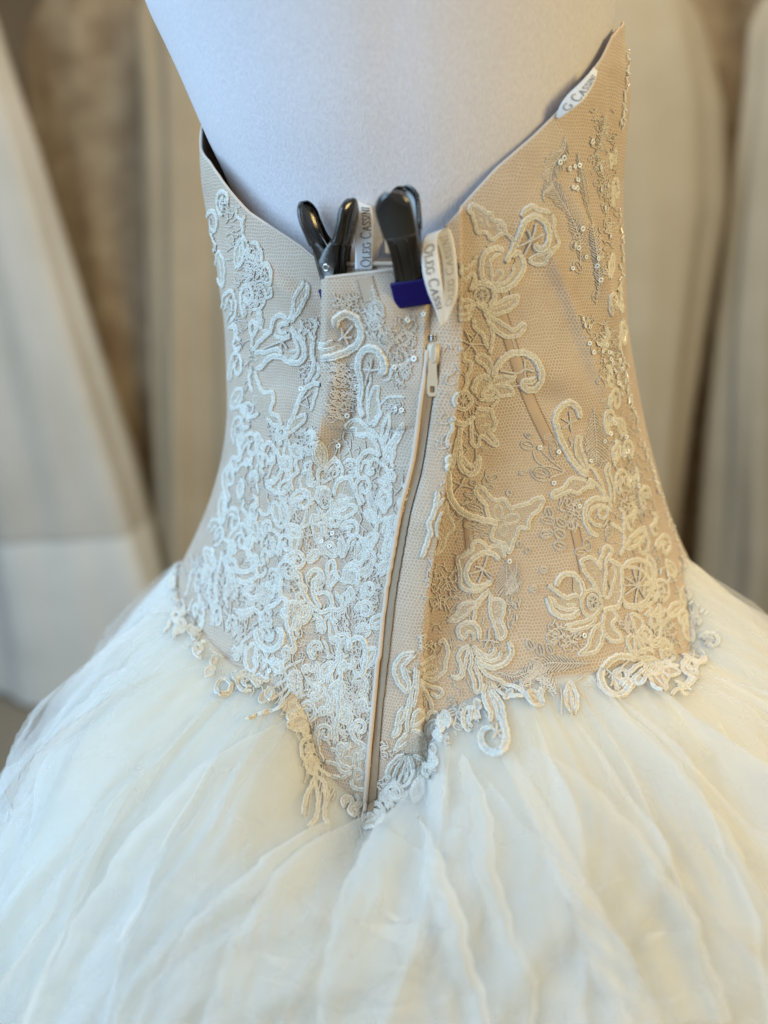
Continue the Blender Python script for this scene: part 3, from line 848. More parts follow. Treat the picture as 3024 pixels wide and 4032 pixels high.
def right_panel():
    # --- upper right, beside the ribbon
    l = motif('lace_flower', zA, closed=[(38, [(430, 300), (500, 320), (560, 350), (590, 390), (650, 390), (660, 460), (740, 470), (790, 530), (800, 590), (740, 620), (700, 650), (640, 670), (610, 620), (570, 590), (500, 600), (480, 540), (460, 470), (440, 400), (410, 360)])])
    l.cord([(500, 430), (540, 480), (520, 540)], 26).cord([(600, 420), (590, 500), (640, 550)], 26).ell(735, 545, 30, 30, 0, 26); l.thread([(690, 690), (600, 750)], 20); l.done()
    l = motif('lace_scroll', zA, [(32, [(800, 610), (870, 660), (880, 720), (850, 800), (830, 860)]),
        (62, [(800, 920), (860, 820), (920, 700), (970, 580), (1010, 480), (1080, 430), (1150, 430), (1220, 480), (1260, 560), (1275, 640), (1250, 740), (1200, 780), (1140, 760), (1120, 700)]),
        (48, [(970, 420), (1020, 350), (1090, 310), (1150, 350), (1210, 360), (1290, 390)]), (42, [(1290, 400), (1330, 470), (1320, 560), (1360, 650), (1370, 740), (1300, 780)])])
    l.fill([(980, 420), (1090, 330), (1280, 400), (1350, 650), (1280, 700), (1240, 500), (1120, 410), (1020, 470)])
    l.spokes((1080, 680), [(1130, 500), (920, 760), (1000, 850), (1210, 620), (1040, 570)], 24)
    l.cord([(1060, 900), (1100, 930), (1160, 950), (1230, 930), (1270, 860), (1330, 780), (1260, 800), (1200, 830), (1130, 850)], 36, True, fill=True); l.done()
    l = motif('lace_tulip', zA, [(54, [(780, 800), (700, 770), (620, 790), (560, 850), (540, 950), (540, 1060), (580, 1130), (640, 1150)]), (34, [(760, 830), (690, 850), (640, 900), (630, 960), (650, 1020), (640, 1100)]),
        (54, [(880, 880), (900, 830), (930, 810), (970, 860), (1000, 940), (980, 1030), (930, 1110), (860, 1180), (780, 1220), (700, 1240)]), (34, [(890, 950), (880, 1040), (820, 1120), (750, 1160), (700, 1190)])],
        [(28, [(650, 1120), (680, 1050), (740, 1010), (770, 1040), (750, 1100), (690, 1150)])])
    l.fill([(620, 800), (560, 850), (540, 1000), (590, 1130), (640, 1100), (630, 950), (690, 850)]); l.fill([(890, 950), (930, 820), (1000, 940), (930, 1110), (780, 1220), (700, 1200), (820, 1120)]); l.done()
    l = motif('lace_flower', zA, [(56, [(430, 1230), (460, 1170), (530, 1150), (600, 1160), (660, 1200), (680, 1270), (670, 1340), (610, 1380)]), (36, [(300, 920), (330, 990), (380, 980), (450, 920), (490, 850)]),
        (40, [(320, 940), (320, 1040), (350, 1110), (430, 1050), (470, 1080), (440, 1170), (410, 1230)]), (40, [(300, 1330), (400, 1340), (470, 1370)]), (40, [(290, 1420), (400, 1400), (480, 1370)]), (40, [(290, 1500), (380, 1470), (470, 1380)]), (40, [(300, 1560), (380, 1540), (430, 1470)])],
        [(40, [(480, 1370), (600, 1390), (720, 1360), (820, 1310), (930, 1290), (920, 1360), (850, 1430), (760, 1470), (680, 1490), (600, 1450)])])
    l.wheel(540, 1275, 72, 72, 12, 26); l.cord([(520, 1390), (700, 1420), (880, 1340)], 26); l.thread([(850, 1210), (860, 1290)], 18); l.fill([(300, 1320), (420, 1250), (470, 1380), (380, 1540), (300, 1560)]); l.done()
    l = motif('lace_leaf', zB, [(42, [(450, 0), (470, 110), (540, 170), (580, 260), (600, 340)]), (42, [(590, 30), (640, 100), (660, 200), (650, 300), (630, 400)])],
        [(44, [(580, -80), (640, 0), (720, 40), (800, 90), (880, 140), (990, 70), (1000, 130), (940, 190), (860, 215), (760, 190), (690, 130), (620, 40)])])
    l.fill([(460, 0), (590, 30), (660, 200), (620, 400), (580, 260), (480, 110)]); l.spokes((430, 300), [(340, 100), (500, 170), (580, 300), (490, 400), (310, 250), (360, 370)], 16); l.thread([(870, 230), (900, 340)], 18); l.done()
    # --- middle right
    l = motif('lace_scroll', zB, [(72, [(660, 660), (690, 570), (740, 490), (810, 420), (900, 390), (1000, 390), (1090, 430), (1150, 500), (1190, 600), (1180, 700), (1120, 780), (1040, 790), (990, 740), (1000, 700), (1080, 690), (1130, 660)]),
        (60, [(460, 830), (460, 740), (500, 670), (570, 640), (640, 690)])], [(34, [(500, 410), (560, 410), (620, 460), (650, 540), (640, 640), (600, 560), (540, 500), (490, 470)]),
        (34, [(660, 690), (760, 640), (860, 650), (910, 635), (870, 690), (770, 720), (650, 750), (560, 810)]), (38, [(540, 840), (620, 780), (720, 745), (840, 755), (880, 835), (740, 850), (690, 800), (620, 860)])])
    l.thread([(740, 580), (920, 610), (1010, 570), (1110, 590)], 26).thread([(1010, 470), (1010, 660)], 22).thread([(870, 750), (960, 740)], 22); l.done()
    l = motif('lace_flower', zB, [(36, [(510, 890), (600, 900), (660, 890), (720, 860), (700, 930), (640, 970)]), (46, [(480, 990), (560, 1000), (640, 1010), (660, 1060), (690, 1150), (670, 1220), (620, 1240), (660, 1300), (710, 1380), (640, 1370), (550, 1290), (500, 1340)]),
        (26, [(500, 1080), (600, 1060)]), (26, [(520, 1180), (640, 1160)]), (60, [(220, 1080), (270, 1140), (340, 1160), (420, 1120), (440, 1060)]), (38, [(310, 320), (350, 400), (350, 470), (420, 490), (420, 570), (380, 640), (380, 730), (330, 800)])])
    l.wheel(340, 905, 88, 92, 11, 44, 13); l.fill([(480, 1000), (640, 1010), (690, 1150), (620, 1240), (710, 1380), (550, 1290), (480, 1200)]); l.fill([(470, 830), (500, 670), (640, 690), (540, 830), (510, 890)]); l.done()
    l = motif('lace_stem', zB, [(46, [(340, 1170), (290, 1300), (260, 1420), (240, 1560), (200, 1659)]), (50, [(310, 1190), (300, 1350), (320, 1500), (390, 1600), (470, 1610), (500, 1540)]), (34, [(190, 1100), (230, 1200), (180, 1300), (170, 1420)]), (40, [(430, 1100), (430, 1250), (440, 1380), (500, 1400), (520, 1330)])])
    l.thread([(350, 1390), (390, 1440), (350, 1500)], 16).thread([(480, 1430), (480, 1500)], 16); l.done()
    l = motif('lace_stem', zC, [(74, [(340, -40), (320, 120), (320, 260), (330, 400), (390, 520), (480, 610), (600, 660), (720, 690), (850, 715)]), (60, [(430, -60), (450, 90), (510, 170), (580, 180), (640, 110), (640, -30)]), (36, [(320, 430), (250, 470), (200, 560)])],
        [(28, [(310, 480), (240, 620), (190, 750), (200, 850), (230, 930), (180, 1060), (270, 980), (290, 870), (370, 780), (370, 720), (310, 600)])])
    l.spokes((460, 310), [(500, 210), (370, 260), (590, 340), (390, 390)], 16); l.thread([(290, 260), (230, 310)], 16).thread([(240, 380), (300, 410)], 16).thread([(480, 660), (390, 720)], 16); l.done()
    l = motif('lace_clover', zC, [], [(46, [(640, 320), (700, 350), (760, 420), (820, 470), (910, 460), (970, 520), (1000, 560), (1080, 530), (1180, 510), (1250, 460), (1350, 450), (1310, 560), (1220, 640), (1190, 690), (1180, 770), (1090, 770), (1060, 840), (1020, 930), (980, 1040), (940, 960), (860, 920), (790, 890), (800, 800), (830, 740), (750, 640), (720, 520), (650, 440), (610, 370)])])
    l.ell(855, 605, 50, 78, -8, 26, True).ell(1005, 672, 85, 48, -12, 26, True).ell(915, 795, 42, 60, 0, 26, True); l.spokes((470, 520), [(610, 450)], 14); l.done()
    l = motif('lace_flower', zC, [(44, [(920, 1100), (920, 1010), (870, 970), (800, 970), (740, 990), (700, 940), (640, 910), (580, 950), (570, 1020), (480, 1070), (420, 1110), (440, 1200), (450, 1290), (450, 1380), (500, 1440), (600, 1460), (700, 1440)]),
        (56, [(880, 1120), (810, 1060), (720, 1040), (620, 1080), (550, 1150), (510, 1250), (530, 1350), (600, 1410), (700, 1400), (790, 1350)])])
    l.fill([(920, 1100), (870, 970), (700, 950), (580, 950), (430, 1110), (450, 1380), (600, 1450), (520, 1330), (520, 1200), (620, 1080), (800, 1050)]); l.spokes((690, 1220), [(740, 1080), (600, 1190), (545, 1270), (640, 1360), (800, 1340), (800, 1290)], 20); l.done()
    l = Lace('embroidered_feather', **zC); l.feather([(970, 1480), (950, 1300), (950, 1120)], 260, 12, 12); l.feather([(970, 1480), (1050, 1280), (1060, 1150)], 150, 12, 12); l.feather([(960, 1480), (1060, 1420), (1120, 1340)], 90); l.done()
    for its in ([(1410, 600, 60, 40, 70), (1400, 690, 70, 38, 10), (1545, 715, 60, 38, 40), (1375, 845, 55, 40, 0), (1535, 840, 62, 42, 40), (1525, 968, 58, 44, 20)], [(800, 230, 60, 36, -30), (760, 330, 55, 30, 20), (590, 280, 40, 30, 20), (560, 410, 60, 28, 10), (600, 540, 90, 36, 20)],
                [(560, 760, 70, 30, 20), (690, 760, 60, 30, 10), (600, 870, 60, 28, -20), (720, 850, 50, 30, 10)]):
        l = Lace('embroidered_sprig', **zC); l.leafs(its, 18); l.thread([its[0][:2], its[-1][:2]], 10, 'embroidery'); l.done()
    l = Lace('embroidered_sprig', **zC); [l.ell(a, b, 26, 30, 0, 20, False, 'embroidery') for a, b in ((980, 390), (1085, 945), (1355, 1225), (1255, 1440), (1180, 1015))]; l.done()
    l = Lace('embroidered_sprig', **zC); l.scribble([(90, 1100), (400, 1250), (430, 1500), (330, 1659), (80, 1659)], 70, 110, 14); l.done()
    # --- lower right of the ridge
    l = motif('lace_leaf', zD, [(40, [(1010, 90), (930, 180), (890, 280), (870, 410)])], [(38, [(1040, 60), (960, 130), (890, 200), (800, 200), (720, 240), (690, 320), (600, 400), (700, 390), (790, 330), (840, 270), (900, 240)])]); l.done()
    l = motif('lace_bud', zD, [], [(40, [(1060, 100), (1050, 200), (1050, 300), (1080, 400), (1110, 480), (1150, 590), (1210, 570), (1210, 480), (1170, 400), (1200, 300), (1190, 200), (1130, 160), (1070, 160)])])
    l.scribble([(1070, 180), (1180, 200), (1190, 560), (1120, 480)], 14, 60, 16, 'thread', 10); l.spokes((1030, 610), [(930, 620), (1040, 480), (1140, 640), (1060, 560), (990, 680)], 18); l.scribble([(1220, 60), (1380, 180), (1330, 420), (1230, 500)], 30, 80, 12, 'embroidery', 70); l.done()
    l = motif('lace_flower', zD, [(50, [(770, 610), (710, 550), (710, 480), (760, 430), (830, 420), (890, 440), (930, 510), (930, 600)]), (32, [(790, 600), (790, 540), (830, 520), (870, 550), (870, 620)]), (40, [(850, 660), (930, 730), (1010, 780), (1080, 760), (1110, 680)]),
        (40, [(860, 700), (950, 800), (1060, 835), (1150, 800), (1165, 720)]), (56, [(880, 790), (970, 870), (1080, 910), (1200, 870), (1270, 790), (1285, 700), (1245, 620)]), (44, [(820, 660), (720, 740), (710, 820), (740, 900), (720, 1000), (640, 1010)]), (34, [(820, 690), (790, 800), (770, 920), (750, 1000), (690, 1035), (620, 1000)]),
        (40, [(830, 680), (850, 830), (830, 930), (870, 1030), (890, 1150), (940, 1170), (950, 1050), (910, 950), (880, 880)])])
    l.fill([(720, 560), (710, 480), (830, 425), (930, 510), (870, 600), (830, 530), (790, 600)]); l.fill([(850, 660), (1010, 780), (1110, 720), (1165, 760), (1280, 720), (1200, 870), (1080, 910), (900, 800)]); l.done()
    l = motif('lace_leaf', zD, [(44, [(900, 820), (960, 920), (1040, 1000), (1140, 1040), (1240, 1100), (1330, 1120), (1430, 1200), (1330, 1220), (1210, 1210)]), (46, [(1000, 1070), (980, 1180), (1000, 1300), (1050, 1400), (1060, 1500)]), (46, [(1050, 1080), (1090, 1180), (1170, 1300), (1200, 1430), (1210, 1560)]), (34, [(1020, 1130), (1090, 1280), (1130, 1400), (1140, 1500)]), (34, [(1060, 1060), (1130, 1150), (1220, 1230)])])
    l.fill([(990, 1080), (1060, 1080), (1200, 1400), (1210, 1550), (1060, 1500), (990, 1250)]); l.spokes((1190, 1130), [(1150, 1060), (1280, 1180), (1140, 1180)], 16); l.done()
    l = motif('lace_scroll', zG, [(60, [(1600, 640), (1640, 780), (1640, 880), (1600, 960), (1520, 980), (1430, 920), (1410, 840), (1440, 770), (1500, 750)])]); l.spokes((1550, 800), [(1500, 740), (1620, 760), (1630, 860), (1520, 870), (1560, 720)], 22); l.done()
    l = motif('lace_flower', zD, [(44, [(480, 640), (540, 610), (580, 680), (590, 760), (560, 860), (560, 930), (480, 1010), (400, 1040), (300, 1000)]), (40, [(460, 760), (400, 800), (340, 840), (290, 880)]), (40, [(280, 1040), (380, 1110), (480, 1130), (530, 1180), (480, 1230), (400, 1180)]), (42, [(280, 1080), (350, 1180), (400, 1280), (430, 1370)]), (40, [(370, 1500), (370, 1420), (420, 1390), (480, 1420), (510, 1500), (490, 1600)])])
    l.ell(390, 930, 70, 40, -20, 34, True); l.fill([(300, 880), (480, 760), (560, 640), (585, 760), (560, 930), (400, 1040), (290, 1000)]); l.scribble([(290, 560), (480, 640), (400, 780), (290, 740)], 20, 90, 16); l.scribble([(280, 1150), (370, 1250), (340, 1370)], 10, 60, 14); l.done()
    l = Lace('embroidered_sprig', **zG); l.leafs([(1140, 480, 34, 22, 30), (1260, 555, 40, 26, 20), (1140, 605, 44, 30, -20), (1225, 645, 50, 28, 50), (1120, 690, 30, 26, 0), (1190, 740, 44, 26, 30), (1360, 550, 24, 30, 0)], 16, 'thread'); l.thread([(1230, 520), (1190, 620), (1160, 720)], 12); l.scribble([(1060, 820), (1180, 800), (1160, 900), (1060, 900)], 10, 60, 14, 'thread'); l.done()
    # --- feathers along the hem
    l = Lace('embroidered_feather', **zD); l.feather([(1580, 880), (1450, 960), (1300, 1010), (1150, 960)], 170, 12, 13); l.feather([(1580, 900), (1480, 1040), (1330, 1150)], 150, 12, 13); l.feather([(1590, 900), (1640, 1050), (1620, 1220)], 170, 12, 13); l.done()
    l = Lace('embroidered_feather', **zF); l.feather([(140, 1380), (260, 1330), (420, 1330), (640, 1330)], 190, 12, 13); l.feather([(120, 1400), (60, 1460), (0, 1600)], 150, 12, 13); l.feather([(160, 1420), (250, 1500), (330, 1620)], 140, 12, 13); l.leafs([(90, 1160, 50, 30, 60), (180, 1200, 60, 34, 75), (275, 1200, 50, 30, 60), (150, 1310, 40, 30, 0)], 18); l.done()
    l = Lace('embroidered_sprig', **zF); l.scribble([(250, 930), (480, 1020), (620, 1050), (560, 1240), (380, 1200), (260, 1130)], 60, 70, 15); l.ell(300, 1090, 55, 50, 0, 22, False, 'embroidery'); l.done()
    # --- hook and leaves to the right of the bare tape
    l = motif('lace_scroll', zE, [(70, [(850, 1040), (760, 950), (680, 850), (620, 740), (570, 640), (540, 540), (510, 430), (530, 340), (590, 270), (660, 240), (730, 270), (770, 340), (770, 410)])], [(34, [(860, 1000), (800, 900), (740, 800), (730, 700), (750, 610), (790, 620), (790, 720), (820, 800), (850, 900)])])
    l.spokes((670, 460), [(660, 330), (580, 410), (580, 520), (740, 430), (690, 560)], 18); l.thread([(660, 620), (690, 700), (640, 760)], 22); l.done()
    l = motif('lace_leaf', zE, [(46, [(860, 1060), (950, 1120), (1020, 1200), (1080, 1290), (1130, 1390)]), (40, [(870, 930), (920, 960), (980, 1060), (1020, 1140), (1050, 1240)]), (40, [(1100, 890), (1060, 950), (1070, 1050), (1100, 1150), (1120, 1300)]), (34, [(1110, 900), (1100, 1010), (1130, 1100), (1150, 1200), (1150, 1330)])],
        [(44, [(840, 1090), (740, 1060), (660, 1080), (620, 1150), (550, 1190), (490, 1210), (490, 1270), (580, 1240), (660, 1200), (760, 1220), (850, 1160), (920, 1150)])]); l.scribble([(640, 1110), (800, 1080), (800, 1180), (650, 1180)], 14, 40, 12, 'thread', 60); l.done()
    l = motif('lace_scroll', zE, [(56, [(1080, 1310), (980, 1280), (900, 1300), (840, 1370), (830, 1470), (850, 1570), (910, 1659), (980, 1690)]), (44, [(1130, 1420), (1050, 1370), (960, 1360), (890, 1420), (880, 1500), (940, 1560), (1040, 1590)]), (44, [(1100, 1540), (1180, 1590), (1250, 1640), (1260, 1540), (1250, 1440), (1190, 1370)])]); l.ell(1030, 1440, 50, 58, 0, 34); l.thread([(1080, 1500), (1040, 1590)], 22); l.fill([(980, 1290), (840, 1370), (840, 1560), (930, 1660), (880, 1500), (900, 1400)]); l.done()
    l = Lace('embroidered_sprig', **zE); l.leafs([(210, 700, 72, 46, 20), (220, 590, 40, 26, 40), (360, 1010, 115, 76, 20), (350, 1005, 70, 44, 15), (500, 740, 44, 105, -10), (160, 1000, 36, 22, -10), (430, 610, 40, 26, -20)], 18); l.thread([(270, 760), (300, 860), (380, 920), (480, 940), (610, 990)], 16, 'embroidery'); l.thread([(330, 720), (460, 860), (620, 985)], 14, 'embroidery'); l.thread([(600, 1000), (500, 1040), (450, 1050)], 16, 'embroidery'); l.done()
    l = Lace('embroidered_feather', **zE); l.feather([(950, 900), (960, 700), (940, 480), (930, 310)], 300, 14, 13); l.feather([(960, 860), (870, 700), (840, 620)], 130, 13, 12); l.feather([(1200, 700), (1220, 560), (1240, 420)], 140, 13, 11); l.done()
    l = Lace('embroidered_sprig', **zE); l.scribble([(560, 1280), (800, 1280), (800, 1620), (680, 1600), (560, 1430)], 60, 80, 16); l.ell(700, 1570, 55, 45, 0, 20, False, 'embroidery'); l.done()
    l = Lace('embroidered_sprig', **zE); l.scribble([(1170, 950), (1420, 1000), (1500, 1500), (1290, 1560), (1180, 1250)], 110, 90, 15); l.done()
    # --- rose by the hem
    l = motif('lace_rose', zF, [(36, [(740, 470), (740, 370), (770, 280), (800, 240), (845, 260), (830, 320), (790, 380), (790, 500), (770, 660)]), (40, [(720, 660), (660, 560), (610, 500), (580, 440), (560, 380), (610, 350), (660, 350), (710, 390), (740, 450)]), (46, [(800, 350), (870, 390), (930, 440), (940, 560), (940, 700), (900, 800), (830, 820), (760, 830)]),
        (32, [(800, 580), (770, 700), (820, 710), (850, 620), (880, 500), (870, 430)]), (50, [(540, 740), (580, 680), (560, 580), (500, 510), (420, 500), (350, 550), (330, 620)]), (44, [(250, 600), (330, 660), (420, 720), (500, 700), (540, 720)]), (56, [(240, 710), (270, 780), (300, 850), (390, 900), (480, 890), (550, 840)]), (38, [(240, 720), (300, 740), (340, 800), (430, 830), (540, 820)]), (30, [(420, 780), (520, 790)])],
        [(34, [(420, 990), (500, 960), (590, 940), (690, 900), (660, 970), (560, 1010), (480, 1020)]), (40, [(750, 970), (690, 1000), (650, 1080), (620, 1180), (550, 1240), (640, 1240), (720, 1200), (750, 1120), (770, 1040)]), (38, [(760, 1010), (800, 1080), (870, 1130), (940, 1110), (900, 1040), (850, 970), (890, 900), (860, 840), (790, 830)])])
    l.wheel(670, 760, 48, 68, 11, 30, 12); l.ell(655, 770, 92, 125, 8, 34)
    l.fill([(720, 660), (600, 500), (580, 400), (700, 370), (750, 480), (770, 660)]); l.fill([(800, 500), (870, 400), (935, 450), (940, 700), (900, 800), (770, 830), (770, 720), (840, 700)]); l.fill([(250, 710), (420, 730), (540, 730), (540, 830), (400, 900), (290, 840)]); l.fill([(560, 580), (500, 520), (480, 600), (500, 690), (560, 680)]); l.done()
    l = motif('lace_wheel', zF, [(46, [(950, 440), (1020, 380), (1110, 370), (1200, 420), (1225, 520), (1210, 640), (1170, 740), (1090, 790), (1000, 790), (940, 740)]), (34, [(950, 790), (1050, 820), (1150, 800), (1250, 740), (1300, 660)]), (34, [(970, 430), (1060, 440), (1130, 470), (1190, 560)])]); l.spokes((1090, 610), [(950, 520), (1040, 450), (1150, 520), (1210, 600), (1150, 720), (1060, 780), (960, 700), (950, 610), (1110, 400)], 20); l.done()
    l = motif('lace_leaf', zF, [(36, [(1090, 850), (1160, 800), (1220, 830), (1160, 880), (1240, 860), (1300, 780)]), (40, [(1290, 860), (1300, 1000), (1280, 1100), (1200, 1120), (1140, 1080)]), (40, [(1180, 1150), (1260, 1170), (1340, 1120), (1420, 1190)]), (34, [(1310, 1000), (1380, 900), (1420, 860)])], [(36, [(1030, 880), (1100, 900), (1140, 970), (1110, 1030), (1170, 1080), (1120, 1120), (1060, 1000)])]); l.scribble([(880, 880), (1010, 880), (1040, 1040), (920, 1010)], 24, 70, 14); l.scribble([(1180, 880), (1400, 900), (1480, 1180), (1250, 1100)], 50, 90, 16, 'thread'); l.done()
    l = motif('lace_scroll', zF, [(64, [(1060, 1300), (980, 1270), (880, 1280), (800, 1340), (750, 1430), (760, 1520), (820, 1600), (910, 1630), (990, 1590), (1010, 1520), (960, 1500), (930, 1560)]), (40, [(1060, 1290), (1010, 1180), (990, 1110), (1030, 1070), (1060, 1120), (1060, 1280)]), (40, [(1060, 1310), (1100, 1230), (1180, 1200), (1240, 1230)]), (42, [(1000, 1430), (1100, 1350), (1200, 1310), (1300, 1320), (1480, 1360)])], [(38, [(1050, 1500), (1100, 1430), (1160, 1390), (1170, 1450), (1120, 1520)]), (38, [(1180, 1430), (1260, 1340), (1320, 1350), (1300, 1420), (1230, 1440)])])
    l.spokes((880, 1470), [(800, 1400), (1000, 1300), (830, 1560), (940, 1500), (960, 1400)], 22); l.wheel(1370, 1260, 60, 55, 9, 34, 14); l.done()
    l = motif('lace_leaf', zF, [(34, [(960, -20), (960, 120), (960, 240), (920, 330)])], [(40, [(980, 250), (1010, 180), (1070, 110), (1150, 70), (1140, 150), (1080, 230), (1010, 260)])]); l.leafs([(245, 120, 55, 36, 0), (365, 125, 52, 40, 40), (360, 235, 50, 40, 20), (560, 290, 52, 36, 0), (620, 230, 34, 62, -20), (820, 115, 30, 52, 10), (215, 460, 34, 30, 0), (120, 640, 30, 28, 0)], 18); l.done()
    l = motif('lace_leaf', zF, [(30, [(1480, 1250), (1560, 1260), (1620, 1340), (1650, 1450)]), (34, [(1430, 1500), (1500, 1520), (1550, 1560), (1450, 1580), (1400, 1640)])], [(34, [(1300, 1380), (1420, 1370), (1480, 1420), (1380, 1450)])]); l.done()
    # --- on the ridge beside the zip
    l = motif('lace_leaf', zG, [(34, [(800, 180), (790, 320), (760, 420), (750, 540), (720, 680), (720, 780)]), (30, [(770, 400), (730, 520), (700, 640)]), (30, [(820, 200), (810, 400), (780, 560)]), (36, [(730, 790), (660, 860), (610, 960), (660, 930), (720, 880)]), (36, [(760, 760), (840, 800), (880, 900), (850, 960)])],
        [(40, [(780, 60), (700, 60), (630, 120), (600, 210), (630, 310), (680, 380), (720, 410), (740, 340), (700, 260), (680, 180), (740, 110)]), (34, [(690, 560), (640, 630), (620, 740), (590, 830), (640, 790), (660, 700), (700, 640)]), (34, [(850, 580), (790, 620), (770, 720), (830, 700), (870, 640)])])
    l.fill([(720, 700), (800, 680), (870, 820), (860, 950), (740, 980), (650, 940)]); l.spokes((720, 210), [(690, 170), (760, 230), (750, 290)], 20); l.done()
    l = motif('lace_flower', zG, [(46, [(700, 990), (600, 1060), (540, 1160), (560, 1240)]), (32, [(700, 1000), (640, 1100), (600, 1200), (610, 1310)]), (30, [(720, 1000), (700, 1120), (650, 1230), (620, 1310)]), (42, [(740, 1000), (770, 1100), (770, 1200), (720, 1280), (670, 1300)]), (30, [(740, 1010), (730, 1150), (690, 1270)]), (36, [(770, 1000), (850, 1040), (890, 1120), (880, 1220)]), (34, [(850, 950), (900, 1000), (870, 1060)])]); l.scribble([(440, 1200), (560, 1220), (700, 1300), (600, 1350), (440, 1300)], 40, 70, 15); l.leafs([(510, 1390, 45, 26, 20), (620, 1400, 45, 30, 20), (690, 1370, 40, 24, -30)], 20, 'thread'); l.scribble([(460, 870), (560, 880), (590, 1010), (500, 1020)], 20, 60, 14); l.done()
    l = motif('lace_frill', zL, [(50, [(1590, 640), (1570, 780), (1540, 900), (1490, 1000), (1510, 1090), (1480, 1180), (1440, 1300), (1410, 1370)])]); l.done()

def left_panel():
    l = motif('lace_scroll', zJ, [(76, [(335, 240), (340, 170), (400, 115), (480, 105), (560, 150), (610, 240), (620, 340), (580, 430), (480, 500), (340, 560), (190, 590)]), (32, [(130, 400), (200, 430), (310, 390)]), (36, [(140, 450), (230, 490), (340, 460)])]); l.spokes((425, 345), [(400, 240), (530, 220), (520, 350), (470, 420), (370, 390)], 22); l.fill([(150, 400), (300, 400), (400, 430), (480, 480), (340, 550), (200, 570)]); l.done()
    l = motif('lace_scroll', zJ, [(76, [(640, 1230), (610, 1080), (620, 950), (620, 820), (590, 700), (600, 580), (650, 500), (740, 475), (820, 530), (860, 610), (870, 700), (820, 770)]), (30, [(720, 740), (720, 830), (690, 930), (690, 1060), (690, 1200)])], [(36, [(710, 1290), (700, 1150), (720, 1000), (760, 910), (810, 900), (800, 1000), (820, 1130), (770, 1250)])]); l.spokes((720, 710), [(680, 620), (740, 580), (645, 700), (820, 700), (670, 870)], 24); l.done()
    l = motif('lace_flower', zJ, [(36, [(850, 1520), (850, 1380), (890, 1260), (920, 1200), (930, 1300), (900, 1430), (870, 1540)]), (36, [(720, 1340), (800, 1430), (860, 1540), (880, 1640)]), (40, [(750, 1330), (830, 1200), (820, 1130)])], [(46, [(690, 1340), (600, 1260), (530, 1260), (460, 1310), (490, 1350), (570, 1350), (570, 1410), (640, 1430), (700, 1410), (790, 1460)]), (38, [(900, 1650), (950, 1500), (1010, 1390), (1070, 1300), (1060, 1400), (1000, 1520), (940, 1650)])]); l.done()
    l = motif('lace_leaf', zI, [(50, [(990, 400), (970, 520), (990, 640), (960, 760), (900, 850)]), (40, [(1030, 620), (1040, 740), (960, 860)]), (34, [(880, 330), (920, 280), (970, 350), (1000, 400)]), (34, [(850, 160), (860, 240), (830, 320), (900, 390)]), (34, [(960, 140), (1010, 200), (990, 320)])]); l.scribble([(840, 150), (1040, 150), (1040, 380), (880, 400)], 30, 60, 18, 'thread'); l.scribble([(820, 700), (960, 620), (940, 860), (860, 900)], 24, 60, 14); l.done()
    l = motif('lace_scroll', zI, [(52, [(320, 500), (420, 380), (520, 290), (540, 200), (580, 130), (650, 120), (710, 170)]), (42, [(720, 215), (640, 210), (610, 260), (640, 300), (700, 310)]), (42, [(560, 310), (600, 350), (680, 360), (730, 310)]), (42, [(720, 190), (770, 60), (760, -60)]), (40, [(740, 190), (820, 80), (880, -40)]),
        (62, [(740, 240), (790, 320), (860, 400), (890, 490), (880, 580), (810, 635), (720, 620), (640, 570), (560, 560), (480, 600), (420, 680), (360, 690)]), (40, [(760, 260), (780, 380), (820, 480), (790, 570), (720, 590)]), (50, [(340, 540), (400, 510), (460, 520), (540, 490), (610, 490), (640, 560)]), (30, [(720, 500), (770, 510), (810, 480)])])
    l.spokes((640, 400), [(540, 430), (440, 480), (740, 360), (700, 470), (640, 470)], 22); l.fill([(340, 540), (460, 520), (610, 490), (640, 560), (480, 600), (380, 680)]); l.fill([(740, 160), (790, 60), (860, -30), (790, 120)]); l.done()
    l = motif('lace_leaf', zI, [(46, [(380, 40), (390, 150), (370, 270), (330, 330), (310, 470)]), (32, [(420, 60), (410, 200), (430, 270), (500, 290)]), (56, [(1060, 870), (980, 860), (900, 920), (840, 1020), (800, 1130), (760, 1240), (710, 1330), (690, 1460)]), (42, [(1040, 900), (1000, 1020), (960, 1160)])], [(36, [(900, 1200), (800, 1230), (740, 1310), (710, 1400), (860, 1290)])]); l.thread([(860, 1040), (960, 960)], 22).thread([(840, 1080), (940, 1120)], 22).thread([(900, 990), (930, 1090)], 18); l.done()
    l = motif('lace_flower', zI, [(50, [(320, 680), (290, 780), (300, 880), (330, 960)]), (50, [(350, 720), (390, 850), (440, 950), (540, 960), (550, 1050), (520, 1170), (600, 1220), (630, 1300), (560, 1310), (480, 1240)]), (46, [(220, 980), (190, 1080), (220, 1180), (310, 1220), (400, 1180)])]); l.wheel(275, 1130, 55, 60, 8, 36); l.fill([(350, 900), (540, 960), (520, 1170), (620, 1280), (480, 1240), (400, 1180), (330, 1050)]); l.scribble([(480, 1300), (680, 1320), (640, 1500), (500, 1480)], 30, 70, 16, 'thread'); l.done()
    # feathery stitching in the fold
    l = Lace('embroidered_feather', **zI)
    l.scribble([(1110, 640), (1440, 640), (1450, 1000), (1400, 1180), (1180, 1290), (1130, 1100), (1200, 900)], 230, 85, 14, 'embroidery', 15); l.scribble([(760, 1370), (1000, 1330), (1000, 1640), (800, 1600)], 60, 90, 16, 'embroidery'); l.done()
    l = Lace('embroidered_feather', **zJ)
